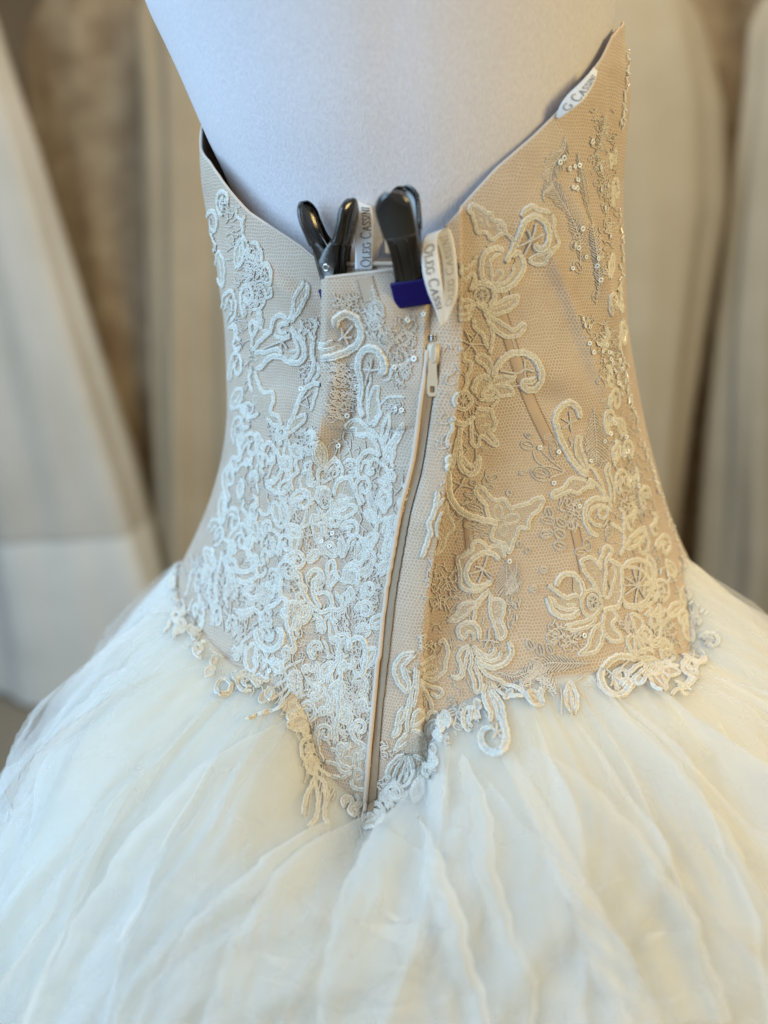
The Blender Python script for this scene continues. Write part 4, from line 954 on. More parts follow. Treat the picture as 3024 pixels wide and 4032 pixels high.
    l.scribble([(640, 60), (800, 20), (880, 330), (680, 420)], 60, 90, 14, 'embroidery', 60); l.scribble([(880, 250), (1200, 300), (1200, 560), (950, 640), (880, 480)], 90, 70, 13, 'thread'); l.scribble([(940, 640), (1180, 640), (1150, 870), (960, 880)], 60, 80, 13, 'thread', 90); l.cord([(860, 830), (930, 800), (950, 690), (1060, 650), (1180, 580)], 26).cord([(830, 1090), (900, 1015), (1000, 1000), (1090, 1015)], 26); l.scribble([(860, 1080), (1080, 1060), (1080, 1190), (940, 1200)], 40, 60, 14, 'thread'); l.wheel(890, 380, 80, 75, 12, 18, 9); l.done()
    l = Lace('embroidered_feather', origin=(1050, 650), k=900 / 1659.0); l.feather([(800, 1180), (790, 1000), (770, 880)], 120, 10, 9, 'thread'); l.scribble([(460, 950), (660, 940), (680, 1080), (520, 1060)], 46, 60, 8, 'thread'); l.ell(800, 1060, 50, 70, 0, 14, False, 'thread'); l.scribble([(880, 1130), (1080, 1080), (1080, 1300), (850, 1300)], 50, 50, 8, 'thread'); l.done()
    # net edge of the placket
    # --- second band
    l = motif('lace_scroll', zK, [(62, [(640, 560), (600, 480), (630, 300), (640, 200), (700, 140), (780, 220), (840, 330), (870, 460), (840, 580), (760, 640), (660, 650)]), (36, [(720, 250), (740, 400), (700, 560), (650, 600)]), (56, [(1060, 330), (1050, 420), (1080, 520), (1000, 600), (960, 700), (930, 780), (840, 810), (740, 760), (660, 700)]), (46, [(530, 240), (570, 380), (530, 560), (560, 820)])], [(46, [(940, 120), (900, 260), (910, 420), (950, 600), (1000, 480), (990, 300), (960, 150)])]); l.ell(950, 500, 32, 85, 0, 26); l.done()
    l = motif('lace_flower', zK, [(40, [(1350, 740), (1260, 640), (1220, 540), (1250, 400), (1180, 420), (1170, 530), (1110, 620), (1130, 760), (1200, 860), (1310, 890)]), (40, [(1300, 920), (1200, 970), (1180, 1100), (1120, 1240), (1200, 1220), (1280, 1080)]), (40, [(1290, 1080), (1270, 1250), (1320, 1430), (1400, 1560)]), (36, [(1330, 1090), (1380, 1250), (1400, 1400)]), (46, [(1360, 780), (1340, 600), (1350, 500), (1420, 470), (1500, 400), (1560, 350), (1620, 420), (1580, 520)]), (36, [(1380, 700), (1450, 640), (1560, 590)])],
        [(50, [(1290, 200), (1330, 140), (1390, 180), (1440, 280), (1430, 400), (1390, 480), (1340, 360), (1310, 260)]), (38, [(1340, 1010), (1420, 1160), (1530, 1240), (1560, 1200), (1480, 1130)])]); l.wheel(1435, 870, 62, 125, 11, 44, 15); l.fill([(1350, 740), (1230, 600), (1180, 430), (1110, 620), (1200, 860), (1330, 880)]); l.fill([(1300, 920), (1180, 1100), (1130, 1230), (1270, 1250), (1330, 1430), (1390, 1400), (1360, 1100)]); l.scribble([(1380, 560), (1600, 440), (1560, 600), (1400, 680)], 24, 70, 18, 'thread'); l.done()
    l = motif('lace_rose', zL, [(54, [(470, 700), (480, 600), (560, 510), (640, 520), (680, 600), (680, 660)]), (30, [(480, 720), (540, 690), (620, 720), (690, 720)]), (32, [(480, 850), (460, 790), (540, 780), (600, 740)]), (46, [(460, 860), (560, 850), (620, 800), (700, 820), (680, 880), (560, 940), (470, 920), (430, 850), (450, 720)])]); l.fill([(460, 720), (480, 600), (640, 520), (690, 700), (690, 860), (560, 930), (440, 860)]); l.done()
    l = motif('lace_scroll', zL, [(56, [(740, 520), (720, 420), (740, 300), (800, 230), (880, 210), (970, 270)]), (32, [(760, 440), (780, 340), (830, 310)]), (36, [(860, 460), (850, 380), (900, 300), (980, 350), (990, 390)]), (56, [(1010, 330), (1040, 200), (1110, 100), (1190, 0)]), (40, [(1000, 210), (1000, 100), (1060, 0)]), (46, [(970, 270), (920, 130), (840, 40), (730, 20)]), (50, [(1050, 420), (1070, 500), (1010, 560), (950, 520)])]); l.fill([(1010, 330), (1060, 150), (1190, 10), (1130, 180), (1050, 380)]); l.done()
    l = motif('lace_leaf', zL, [(46, [(980, 880), (940, 1000), (910, 1100), (890, 1230), (830, 1330), (770, 1430)]), (50, [(1070, 980), (1050, 1100), (1020, 1240), (1000, 1360), (940, 1350)]), (46, [(1000, 1000), (1060, 990), (1090, 1060), (1070, 1250), (1030, 1400), (960, 1470), (910, 1440)]), (34, [(1090, 960), (1010, 940), (960, 1000)])], [(40, [(1080, 560), (1000, 600), (960, 700), (970, 820), (1020, 870), (1050, 740)]), (34, [(830, 620), (840, 760), (880, 900), (910, 1010), (920, 860), (870, 720)]), (44, [(830, 1170), (760, 1180), (710, 1260), (700, 1380), (740, 1440), (800, 1330), (830, 1230)]), (36, [(740, 1520), (820, 1480), (890, 1400), (860, 1540), (790, 1570)])]); l.scribble([(840, 560), (960, 600), (940, 1000), (860, 900)], 40, 70, 18, 'thread', 80); l.done()
    l = motif('lace_bud', zL, [(50, [(600, 1500), (640, 1440), (700, 1460), (730, 1560), (720, 1659)]), (46, [(380, 1230), (430, 1210), (470, 1260), (500, 1350)]), (50, [(190, 1600), (210, 1530), (280, 1500), (340, 1560), (320, 1640)]), (46, [(380, 1560), (400, 1440), (460, 1410), (470, 1520), (510, 1600)])], [(40, [(540, 1150), (520, 1250), (550, 1360), (580, 1260)])]); l.wheel(650, 1570, 50, 60, 9, 30); l.scribble([(120, 1050), (320, 1100), (380, 1330), (200, 1420)], 60, 70, 15); l.scribble([(360, 960), (640, 980), (600, 1180), (400, 1180)], 50, 70, 15); l.done()
    l = motif('lace_scroll', zK, [(46, [(220, 470), (290, 500), (340, 440), (430, 400), (490, 480)]), (56, [(380, 880), (360, 1000), (440, 1100), (520, 1140), (560, 1060)]), (50, [(340, 1230), (360, 1350), (420, 1440), (470, 1480)]), (50, [(750, 900), (760, 1050), (800, 1180), (860, 1250), (950, 1200)]), (50, [(560, 1000), (620, 1080), (700, 1060), (700, 960)])], [(44, [(1000, 1300), (980, 1450), (1020, 1600), (1080, 1450), (1060, 1300)]), (46, [(760, 920), (740, 1060), (820, 1200), (860, 1080), (820, 960)])]); l.scribble([(860, 880), (1080, 860), (1080, 1200), (900, 1100)], 40, 120, 20, 'thread', 60); l.done()
    # --- third band
    l = motif('lace_rose', zM, [(70, [(860, 880), (870, 1000), (940, 1100), (1040, 1130), (1130, 1050), (1140, 950), (1090, 900)]), (52, [(920, 900), (960, 1000), (1030, 1010), (1060, 930)]), (50, [(900, 870), (970, 860), (1040, 890)])]); l.done()
    l = motif('lace_scroll', zM, [(60, [(640, 200), (680, 280), (780, 270), (860, 220), (880, 120)]), (60, [(650, 350), (720, 400), (820, 370), (900, 300)]), (60, [(960, 400), (1040, 460), (1110, 460), (1130, 560), (1060, 640), (960, 680)]), (50, [(1060, 340), (1120, 380), (1140, 480)]), (54, [(700, 480), (800, 560), (900, 540), (940, 460)]), (54, [(640, 700), (740, 720), (840, 690), (920, 760), (960, 860)])]); l.scribble([(600, 400), (1000, 420), (1000, 860), (640, 820)], 70, 120, 26, 'thread'); l.done()
    l = motif('lace_leaf', zM, [(60, [(330, 150), (290, 300), (280, 420)]), (60, [(440, 300), (420, 450), (440, 640)]), (56, [(500, 50), (470, 200), (430, 330)]), (54, [(380, 340), (350, 500), (380, 660)]), (46, [(280, 600), (290, 760), (230, 900)]), (50, [(540, 150), (560, 330), (520, 520), (560, 680)]), (46, [(160, 260), (130, 420), (90, 560)]), (40, [(180, 560), (130, 680), (60, 760)])]); l.scribble([(140, 150), (560, 100), (580, 700), (260, 720)], 80, 130, 26, 'thread', 80); l.done()
    l = motif('lace_leaf', zM, [(46, [(840, 930), (720, 1040), (650, 1150)]), (40, [(600, 1440), (720, 1400), (840, 1440), (880, 1560)]), (44, [(930, 1210), (1040, 1280), (1160, 1260), (1220, 1200)])], [(50, [(870, 1060), (780, 1100), (740, 1200), (760, 1330), (820, 1380), (870, 1280), (860, 1150)])]); l.ell(500, 1540, 80, 90, 0, 34); l.scribble([(640, 900), (820, 900), (760, 1200), (620, 1300)], 36, 120, 24, 'thread', -50); l.done()
    l = motif('lace_scroll', zN, [(50, [(310, 260), (320, 170), (380, 130), (450, 140), (430, 200), (380, 240), (370, 340), (400, 440), (460, 540)]), (50, [(460, 370), (540, 380), (580, 450), (560, 540), (480, 580), (420, 560), (330, 480), (250, 330), (230, 200), (160, 100)]), (42, [(370, 600), (440, 640), (470, 700), (430, 770)]), (36, [(480, 690), (540, 620), (600, 590)])], [(46, [(80, 560), (90, 500), (150, 470), (240, 490), (300, 560), (310, 620), (240, 660), (180, 650), (130, 800), (90, 720), (80, 640)])]); l.ell(215, 535, 50, 58, 0, 30); l.scribble([(430, 220), (560, 220), (580, 360), (460, 360)], 30, 60, 14); l.scribble([(20, 60), (200, 60), (260, 330), (60, 360)], 50, 90, 20, 'thread'); l.done()
    l = motif('lace_bud', zN, [(46, [(550, 880), (640, 860), (670, 940), (640, 1020), (660, 1080), (600, 1160), (560, 1210), (580, 1330), (600, 1420)]), (34, [(470, 880), (520, 950), (540, 1080), (560, 1040)]), (42, [(620, 350), (660, 420), (730, 380), (770, 330), (750, 440), (750, 520)]), (44, [(610, 20), (620, 170), (700, 240), (720, 200)]), (46, [(740, 130), (790, 70), (850, 90), (870, 180), (840, 300)])], [(36, [(560, 640), (550, 780), (580, 880), (640, 860), (610, 740)])]); l.wheel(800, 195, 52, 72, 10, 30); l.scribble([(620, 420), (760, 520), (760, 800), (640, 780)], 50, 80, 16, 'thread', 70); l.scribble([(560, 900), (650, 880), (640, 1080), (570, 1100)], 20, 50, 16, 'thread', 80); l.done()
    l = motif('lace_scroll', zN, [(62, [(760, 1000), (790, 900), (850, 860), (920, 890), (950, 1000), (940, 1150), (900, 1260), (840, 1240), (830, 1200)]), (34, [(760, 1050), (700, 1080), (680, 1150), (640, 1240), (700, 1200), (730, 1150)])], [(34, [(730, 820), (770, 840), (760, 920), (730, 980)])]); l.scribble([(790, 930), (900, 960), (890, 1180), (800, 1160)], 30, 60, 16, 'thread'); l.done()
    l = Lace('embroidered_feather', **zN); l.scribble([(900, 80), (1120, 60), (1100, 400), (1020, 760), (800, 760), (790, 420)], 170, 80, 15, 'thread'); l.scribble([(680, 1300), (1000, 1320), (960, 1640), (680, 1640)], 90, 90, 15, 'thread', 60); l.done()
    l = motif('lace_flower', zN, [(40, [(400, 1110), (430, 1180), (430, 1280), (490, 1330), (360, 1380)]), (40, [(500, 1430), (540, 1520), (500, 1659)]), (38, [(440, 1540), (500, 1440), (470, 1380)]), (38, [(600, 1420), (640, 1500), (620, 1640)]), (34, [(280, 1280), (330, 1320), (380, 1420)]), (40, [(660, 1300), (680, 1420), (640, 1560)]), (34, [(300, 1480), (360, 1520), (340, 1620)])]); l.fill([(400, 1120), (500, 1150), (560, 1300), (620, 1420), (560, 1650), (440, 1640), (330, 1450), (380, 1330)]); l.scribble([(280, 1150), (420, 1120), (400, 1640), (280, 1640)], 50, 70, 18, 'thread'); l.done()
    # --- point at the bottom of the zip
    l = motif('lace_flower', zG, [(40, [(180, 730), (240, 860), (340, 920), (340, 1020), (370, 1120), (400, 1250), (390, 1340), (300, 1320), (220, 1300), (200, 1220)]), (38, [(0, 940), (60, 960), (100, 1010), (150, 900), (200, 940)]), (36, [(-40, 1060), (60, 1090), (120, 1160), (210, 1150)]), (38, [(60, 1010), (100, 1080), (200, 1130)]), (34, [(100, 1220), (160, 1190), (210, 1170)])]); l.ell(180, 1070, 46, 52, 0, 26).ell(250, 1060, 30, 72, 0, 26).ell(270, 1185, 40, 50, 0, 26); l.fill([(60, 900), (200, 880), (330, 930), (380, 1250), (300, 1310), (150, 1180), (60, 1060)]); l.done()
    l = motif('lace_leaf', zG, [(40, [(90, 0), (60, 140), (0, 240), (-20, 330)]), (44, [(120, 40), (110, 200), (90, 420), (80, 620), (50, 780)]), (36, [(30, 420), (20, 600), (60, 800), (40, 900)]), (34, [(170, 520), (200, 640), (180, 740)])]); l.scribble([(100, 380), (240, 420), (220, 820), (80, 820)], 60, 110, 16, 'thread', 55); l.scribble([(-20, 380), (90, 380), (60, 900), (-30, 880)], 40, 110, 18, 'thread', 80); l.scribble([(250, 360), (340, 330), (350, 620), (260, 640)], 50, 80, 14, 'thread', 100); l.done()
    l = Lace('lace_fringe', origin=(1100, 2600), k=1000 / 1659.0)
    for p in ([(250, 460), (200, 600), (180, 680)], [(240, 640), (230, 760), (170, 900), (150, 1020)], [(240, 760), (290, 800), (300, 900), (290, 1000), (310, 1080)], [(230, 680), (300, 740), (400, 770)], [(230, 790), (250, 900), (240, 1020), (180, 1100)], [(190, 560), (210, 640), (240, 700)]): l.cord(p, 26)
    for _ in range(26):
        x = RNG.uniform(170, 330); y = RNG.uniform(620, 1000); l.thread([(x, y), (x - 8, y + 50), (x - 16, y + RNG.uniform(70, 120))], 9)
    l.done()
    l = Lace('lace_fringe', **zO)
    for p in ([(1390, 850), (1380, 990), (1290, 1100), (1160, 1170)], [(1400, 860), (1350, 950), (1250, 1010)], [(1400, 870), (1390, 1050), (1270, 1210)], [(1420, 850), (1440, 960), (1420, 1100)], [(1410, 840), (1490, 950), (1510, 1150)], [(1240, 800), (1330, 850), (1400, 810), (1520, 760)], [(1230, 920), (1300, 860), (1330, 880)], [(1340, 860), (1330, 960), (1200, 1060)], [(1460, 950), (1470, 1080), (1380, 1230)]): l.cord(p, 26)
    l.cord([(930, 1345), (1000, 1335), (1100, 1295), (1250, 1255), (1330, 1180)], 40); l.fill([(1400, 900), (1510, 1000), (1500, 1150), (1440, 1240), (1340, 1290), (1290, 1220), (1400, 1080)]); l.done()
    l = Lace('lace_fringe', **zO)
    for p in ([(200, 330), (160, 420), (110, 500)], [(280, 330), (230, 430), (220, 560)], [(330, 200), (300, 330)], [(480, 300), (520, 400), (440, 500)], [(640, 1010), (660, 1090), (760, 1090), (800, 1000)], [(820, 960), (900, 920), (1000, 960), (1060, 1050)]): l.cord(p, 44)
    l.done()
    # --- upper left edge
    l = motif('lace_flower', zH, [(40, [(580, 720), (640, 710), (680, 780), (700, 860), (690, 940)]), (40, [(690, 960), (750, 930), (790, 1000), (800, 1100), (780, 1150), (700, 1130)]), (36, [(560, 720), (540, 800), (590, 860), (640, 880)]), (36, [(700, 1160), (740, 1240), (730, 1340), (680, 1420), (580, 1440)]), (34, [(760, 1260), (800, 1200), (800, 1280), (750, 1320)]), (40, [(510, 400), (490, 520), (500, 640), (550, 700)]), (34, [(430, 320), (420, 400), (470, 460), (480, 540)])]); l.wheel(735, 1040, 44, 70, 6, 26, 16); l.scribble([(520, 760), (680, 780), (700, 1120), (720, 1350), (560, 1430), (520, 1100)], 140, 80, 20, 'thread'); l.spokes((640, 820), [(610, 760), (670, 850), (620, 880)], 16); l.done()
    l = motif('lace_leaf', zH, [(40, [(1160, 1120), (1120, 1200), (1060, 1290), (1040, 1400), (1000, 1540), (900, 1620)]), (40, [(1190, 1140), (1200, 1240), (1150, 1360), (1080, 1480)])]); l.fill([(1170, 1130), (1190, 1240), (1120, 1400), (1060, 1450), (1080, 1290)]); l.done()

def filler(cx, cy, sx, sy, rot, kind, nm='lace_scroll'):
    """a loose scroll, leaf or flower where the photograph shows crowded, blurred lace"""
    r = math.radians(rot); R = np.array([[math.cos(r), -math.sin(r)], [math.sin(r), math.cos(r)]])
    def tf(p): q = (R @ np.asarray(p, float).T).T; return q * np.array([sx, sy]) + np.array([cx, cy])
    l = Lace(nm, origin=(0, 0), k=1.0)
    if kind == 0:
        l.cord(tf([(-1, .9), (-.9, 0), (-.5, -.8), (.2, -1), (.8, -.6), (.8, .1), (.3, .4), (-.1, .1), (.1, -.3)]), 17); l.cord(tf([(-.6, .9), (-.5, .2), (-.2, -.3), (.3, -.5)]), 13); l.fill(tf([(-1, .9), (-.9, 0), (-.5, -.8), (-.2, -.3), (-.6, .9)]))
    elif kind == 1:
        l.cord(tf([(0, 1), (-.5, .4), (-.5, -.3), (0, -1), (.5, -.3), (.4, .5)]), 15, True, fill=True); l.cord(tf([(0, .9), (.05, 0), (0, -.7)]), 11)
    elif kind == 2:
        l.cord(tf([(-.8, .6), (-.9, -.2), (-.3, -.9), (.5, -.8), (.9, -.1), (.5, .7)]), 15); l.cord(tf([(-.4, .5), (-.4, -.2), (.1, -.4), (.4, 0), (.2, .5)]), 12)
        c = tf([(0, 0)])[0]; l.spokes(tuple(c), [tuple(q) for q in tf([(.7, -.3), (.3, .8), (-.7, .2), (-.2, -.7)])], 6)
    else:
        l.cord(tf([(-.3, -1), (.4, -.6), (.2, 0), (-.4, .3), (-.2, .9), (.5, 1)]), 18); l.cord(tf([(.4, -.9), (.7, -.3), (.3, .3), (.6, .7)]), 14)
    l.done()

def fillers():
    spots = [(840, 900, 30, 70), (870, 1060, 34, 70), (905, 1210, 30, 70), (925, 1330, 28, 60), (930, 1450, 26, 60), (935, 1570, 28, 60), (940, 1700, 26, 60), (930, 1800, 28, 60), (905, 1900, 28, 60), (880, 2000, 28, 60), (850, 2100, 30, 60),
             (960, 1640, 34, 50), (985, 1760, 34, 55), (830, 2200, 30, 60), (800, 2300, 30, 60), (1010, 1270, 30, 55), (975, 1180, 28, 55), (945, 1000, 30, 60), (880, 800, 26, 50), (900, 2180, 36, 60), (950, 2120, 36, 60), (1000, 2080, 36, 56), (1070, 2140, 40, 56), (1010, 2230, 40, 56), (1130, 2260, 40, 50), (1060, 2330, 40, 50),
             (2445, 1900, 26, 50), (2480, 2030, 30, 55), (2520, 2140, 30, 55), (2560, 2240, 34, 55), (2600, 2330, 34, 50), (2440, 1180, 12, 60), (2450, 1330, 14, 60), (2660, 2400, 40, 40), (2720, 2450, 40, 34), (2580, 2420, 34, 44), (2540, 2520, 34, 46), (2620, 2560, 36, 40), (2790, 2520, 40, 30), (2395, 1480, 20, 46), (2418, 1580, 20, 46), (2445, 1680, 20, 46), (2470, 1780, 22, 46), (2490, 1880, 24, 46), (2400, 1660, 24, 40), (2425, 1780, 26, 40), (2540, 1960, 24, 46), (2570, 2060, 24, 46), (2610, 2150, 26, 44), (2640, 2240, 28, 40), (2560, 2330, 30, 44), (2410, 620, 14, 50), (2420, 760, 14, 50), (2405, 1050, 16, 50), (2415, 1200, 16, 46), (2380, 1330, 20, 44)]
    for i, (x, y, a, b) in enumerate(spots): filler(x, y, a, b, (i * 47) % 120 - 60, i % 4, ('lace_scroll', 'lace_leaf', 'lace_flower', 'lace_scroll')[i % 4])
    poly = np.array([(930, 1700), (1240, 1720), (1330, 1850), (1560, 1800), (1600, 1950), (1550, 2150), (1510, 2350), (1480, 2600), (1440, 3000), (1260, 2950), (1170, 2740), (960, 2640), (770, 2400), (880, 2000)], float)
    pts = []; rng = np.random.default_rng(21)
    for _ in range(4000):
        x, y = rng.uniform(760, 1620), rng.uniform(1680, 3010); ins = False
        for (ax, ay), (bx, by) in zip(poly, np.roll(poly, -1, 0)):
            if (ay > y) != (by > y) and x < (bx - ax) * (y - ay) / (by - ay) + ax: ins = not ins
        if ins and all(math.hypot(x - a, y - b) > 66 for a, b in pts): pts.append((x, y))
    for i, (x, y) in enumerate(pts):
        f = 0.55 + 0.45 * float(smooth(850, 1250, x)); k = int(rng.integers(0, 4)); sz = rng.uniform(24, 38)
        filler(x, y, sz * f, sz * rng.uniform(1.0, 1.5), rng.uniform(-70, 70), k, ('lace_scroll', 'lace_leaf', 'lace_flower', 'lace_scroll')[k])
    # netting and loose stitches between the cords
    for k in range(6):
        l = Lace('embroidered_ground', origin=(0, 0), k=1.0); y0, y1 = 1680 + 220 * k, 1900 + 220 * k
        sl = [(max(770, np.interp(y0, [1680, 2000, 2400, 2640, 3000], [930, 890, 780, 960, 1260])), y0), (np.interp(y0, [1700, 1950, 2350, 3000], [1560, 1600, 1520, 1440]), y0), (np.interp(y1, [1700, 1950, 2350, 3000], [1560, 1600, 1520, 1440]), y1), (max(770, np.interp(y1, [1680, 2000, 2400, 2640, 3000], [930, 890, 780, 960, 1260])), y1)]
        l.scribble(sl, 70, 44, 4.6, 'thread'); l.scribble(sl, 24, 90, 6.5, 'thread', 80); l.done()
    for poly_ in ([(860, 700), (960, 860), (1000, 1200), (1010, 1650), (930, 1680), (920, 1300)], [(1740, 1350), (1900, 1300), (1950, 1700), (1860, 2300), (1700, 2300)], [(2230, 1750), (2420, 1800), (2560, 2400), (2620, 2560), (2300, 2600), (2280, 2200)], [(1700, 2300), (1950, 2350), (2000, 2700), (1720, 2800)]):
        l = Lace('embroidered_ground', origin=(0, 0), k=1.0); l.scribble(poly_, 90, 40, 4.4, 'embroidery'); l.done()
    # ragged stitched edge over the seam of the skirt
    for part in (HEM[:8], HEM[7:11], HEM[11:16], HEM[15:]):
        l = Lace('lace_fringe', origin=(0, 0), k=1.0); q = spline(part, 13.0)
        for x, y in q:
            for _ in range(int(RNG.choice([0, 0, 1, 1]))):
                x0 = x + RNG.normal(0, 12); y0 = y + RNG.normal(-14, 14); a = math.pi / 2 + RNG.normal(0, 0.7); L = RNG.choice([25, 35, 60, 95]) * RNG.uniform(0.7, 1.2)
                l.thread([(x0, y0), (x0 + math.cos(a) * L * .5 + RNG.normal(0, 5), y0 + math.sin(a) * L * .5), (x0 + math.cos(a) * L, y0 + math.sin(a) * L)], RNG.uniform(4, 7.5))
        for x, y in q[::9]: l.ell(x + RNG.normal(0, 8), y + RNG.normal(2, 14), RNG.uniform(9, 15), RNG.uniform(16, 26), RNG.uniform(-50, 50), 9, True)
        l.done()
    hq = spline(HEM[1:-1], 44.0)
    for i, (x, y) in enumerate(hq):
        if RNG.random() < 0.42: continue
        k = int(RNG.integers(0, 4)); sz = RNG.uniform(22, 46); f = 0.6 + 0.4 * float(smooth(700, 1000, x))
        filler(x + RNG.normal(0, 8), y + RNG.normal(6, 26), sz * f, sz * RNG.uniform(0.9, 1.35), RNG.uniform(-80, 80), k, ('lace_scroll', 'lace_leaf', 'lace_flower', 'lace_scroll')[k])
    # pale flowing stitching on the right side panel
    zs = dict(origin=(2050, 400), k=500 / 1005.0)
    l = Lace('embroidered_feather', **zs); l.feather([(230, 620), (260, 500), (340, 380), (350, 280)], 150, 9, 8); l.feather([(230, 640), (300, 760), (390, 900)], 150, 9, 8); l.feather([(250, 660), (180, 720), (185, 790)], 50, 9, 8); l.feather([(390, 900), (460, 1080), (470, 1300)], 110, 12, 8); l.done()
    l = Lace('embroidered_feather', **zs); l.feather([(450, 420), (480, 560), (520, 800), (570, 980)], 70, 9, 8, 'thread'); l.feather([(560, 980), (600, 1180), (620, 1420), (590, 1600)], 90, 10, 9, 'thread'); l.leafs([(440, 1080, 24, 34), (420, 1140, 26, 36), (510, 1230, 24, 28), (450, 1310, 50, 30, 60), (590, 1540, 26, 40)], 10); l.done()
    l = Lace('embroidered_ground', **zs); l.scribble([(560, 60), (740, 40), (760, 900), (640, 880), (560, 500)], 120, 46, 8, 'thread'); l.done()
    l = Lace('embroidered_ground', origin=(0, 0), k=1.0); l.scribble([(2330, 1450), (2450, 1450), (2560, 1900), (2640, 2200), (2560, 2300), (2440, 1950)], 200, 30, 4.2, 'thread'); l.done()
    l = Lace('embroidered_sprig', **zs); l.feather([(660, 120), (640, 260), (600, 400), (530, 460)], 80, 9, 8, 'thread'); l.feather([(600, 420), (650, 600), (690, 760), (760, 860)], 80, 10, 8, 'thread'); l.leafs([(620, 530, 26, 36), (600, 640, 24, 30), (630, 700, 22, 36), (665, 840, 24, 32), (725, 800, 28, 26)], 10); l.done()
    l = Lace('embroidered_sprig', **zs); l.scribble([(620, 900), (740, 930), (740, 1330), (640, 1380), (610, 1050)], 60, 60, 9, 'embroidery'); l.scribble([(470, 1680), (640, 1720), (760, 1850), (830, 2200), (660, 2180), (560, 1960)], 150, 60, 9, 'thread'); l.done()
right_panel(); left_panel(); fillers()

# ================================================================== trims of the dress
def strip(path, width, lift, step=5.0, n=7, bulge=0.0, tree=None):
    """rows of points: a tape of `width` pixels laid along a pixel path"""
    q = spline(path, step); T = np.gradient(q, axis=0); T /= np.linalg.norm(T, axis=1, keepdims=True)
    Nn = np.stack([-T[:, 1], T[:, 0]], 1); rows = []
    for i in range(len(q)):
        r = []
        for s in np.linspace(-1, 1, n):
            p, nn = cast(tree or DRAPE, *(q[i] + Nn[i] * s * width / 2))
            if p is None: r = None; break
            r.append(p + nn * (lift + bulge * (1 - s * s)))
        if r: rows.append(r)
    return rows

def boning():
    for path, w in (([(1945, 1150), (2000, 1320), (2080, 1560), (2165, 1745)], 42), ([(1420, 1920), (1408, 2030), (1394, 2135)], 27), ([(1838, 2020), (1848, 2130), (1862, 2260)], 30), ([(2262, 2080), (2280, 2160), (2300, 2260)], 30),
                    ([(1437, 1094), (1450, 1140), (1462, 1185)], 58), ([(1395, 2300), (1385, 2380)], 22)):
        mb = MB(); rows = strip(path, w, 0.0002, bulge=0.0003); mb.sweep(rows); o = sub(mb.build('boning_channel', M['satin'], None))
        st = MB(); q = spline(path, 9.0); T = np.gradient(q, axis=0); T /= np.linalg.norm(T, axis=1, keepdims=True); Nn = np.stack([-T[:, 1], T[:, 0]], 1)
        for s in (-1, 1):
            for i in range(0, len(q) - 1):
                a = q[i] + Nn[i] * s * (w / 2 + 3); b = a + T[i] * 5
                pa, na = cast(DRAPE, *a); pb, nb = cast(DRAPE, *b)
                if pa is not None and pb is not None: st.tube([pa + na * 0.0003, pb + nb * 0.0003], 0.00022, 4)
        sub(st.build('stitching', M['stitch'], None), bodice)
boning()

def piping():
    for t0, t1, nm in ((-1.5, theta_of(1262, 1036)[0], 0), (theta_of(1745, 900)[0], 1.75, 1)):
        tt = np.linspace(t0, t1, 160); P, N = body(tt, z_top(tt), TB); x, y = proj(P)
        P = P + N * (0.0006 + offset(x, y, tt))[:, None]; P[:, 2] += 0.0003
        mb = MB(); mb.tube(list(P), 0.0009, 8); sub(mb.build('neckline_piping', M['piping'], None))
    mb = MB(); mb.tube([FP[0, j] + np.array([0, 0.0005, 0.0004]) for j in range(6, 130, 2)], 0.0010, 8); o = mb.build('flap_piping', M['piping'], None); o.parent = flap
    P = np.array([p + (0, 0, 0) for p in [cast(BOD, x, 1050)[0] for x in range(1300, 1660, 8)]]); mb = MB(); mb.tube(list(P + np.array([0, -0.001, 0.0015])), 0.0013, 8); sub(mb.build('neckline_piping', M['net'], None))
piping()

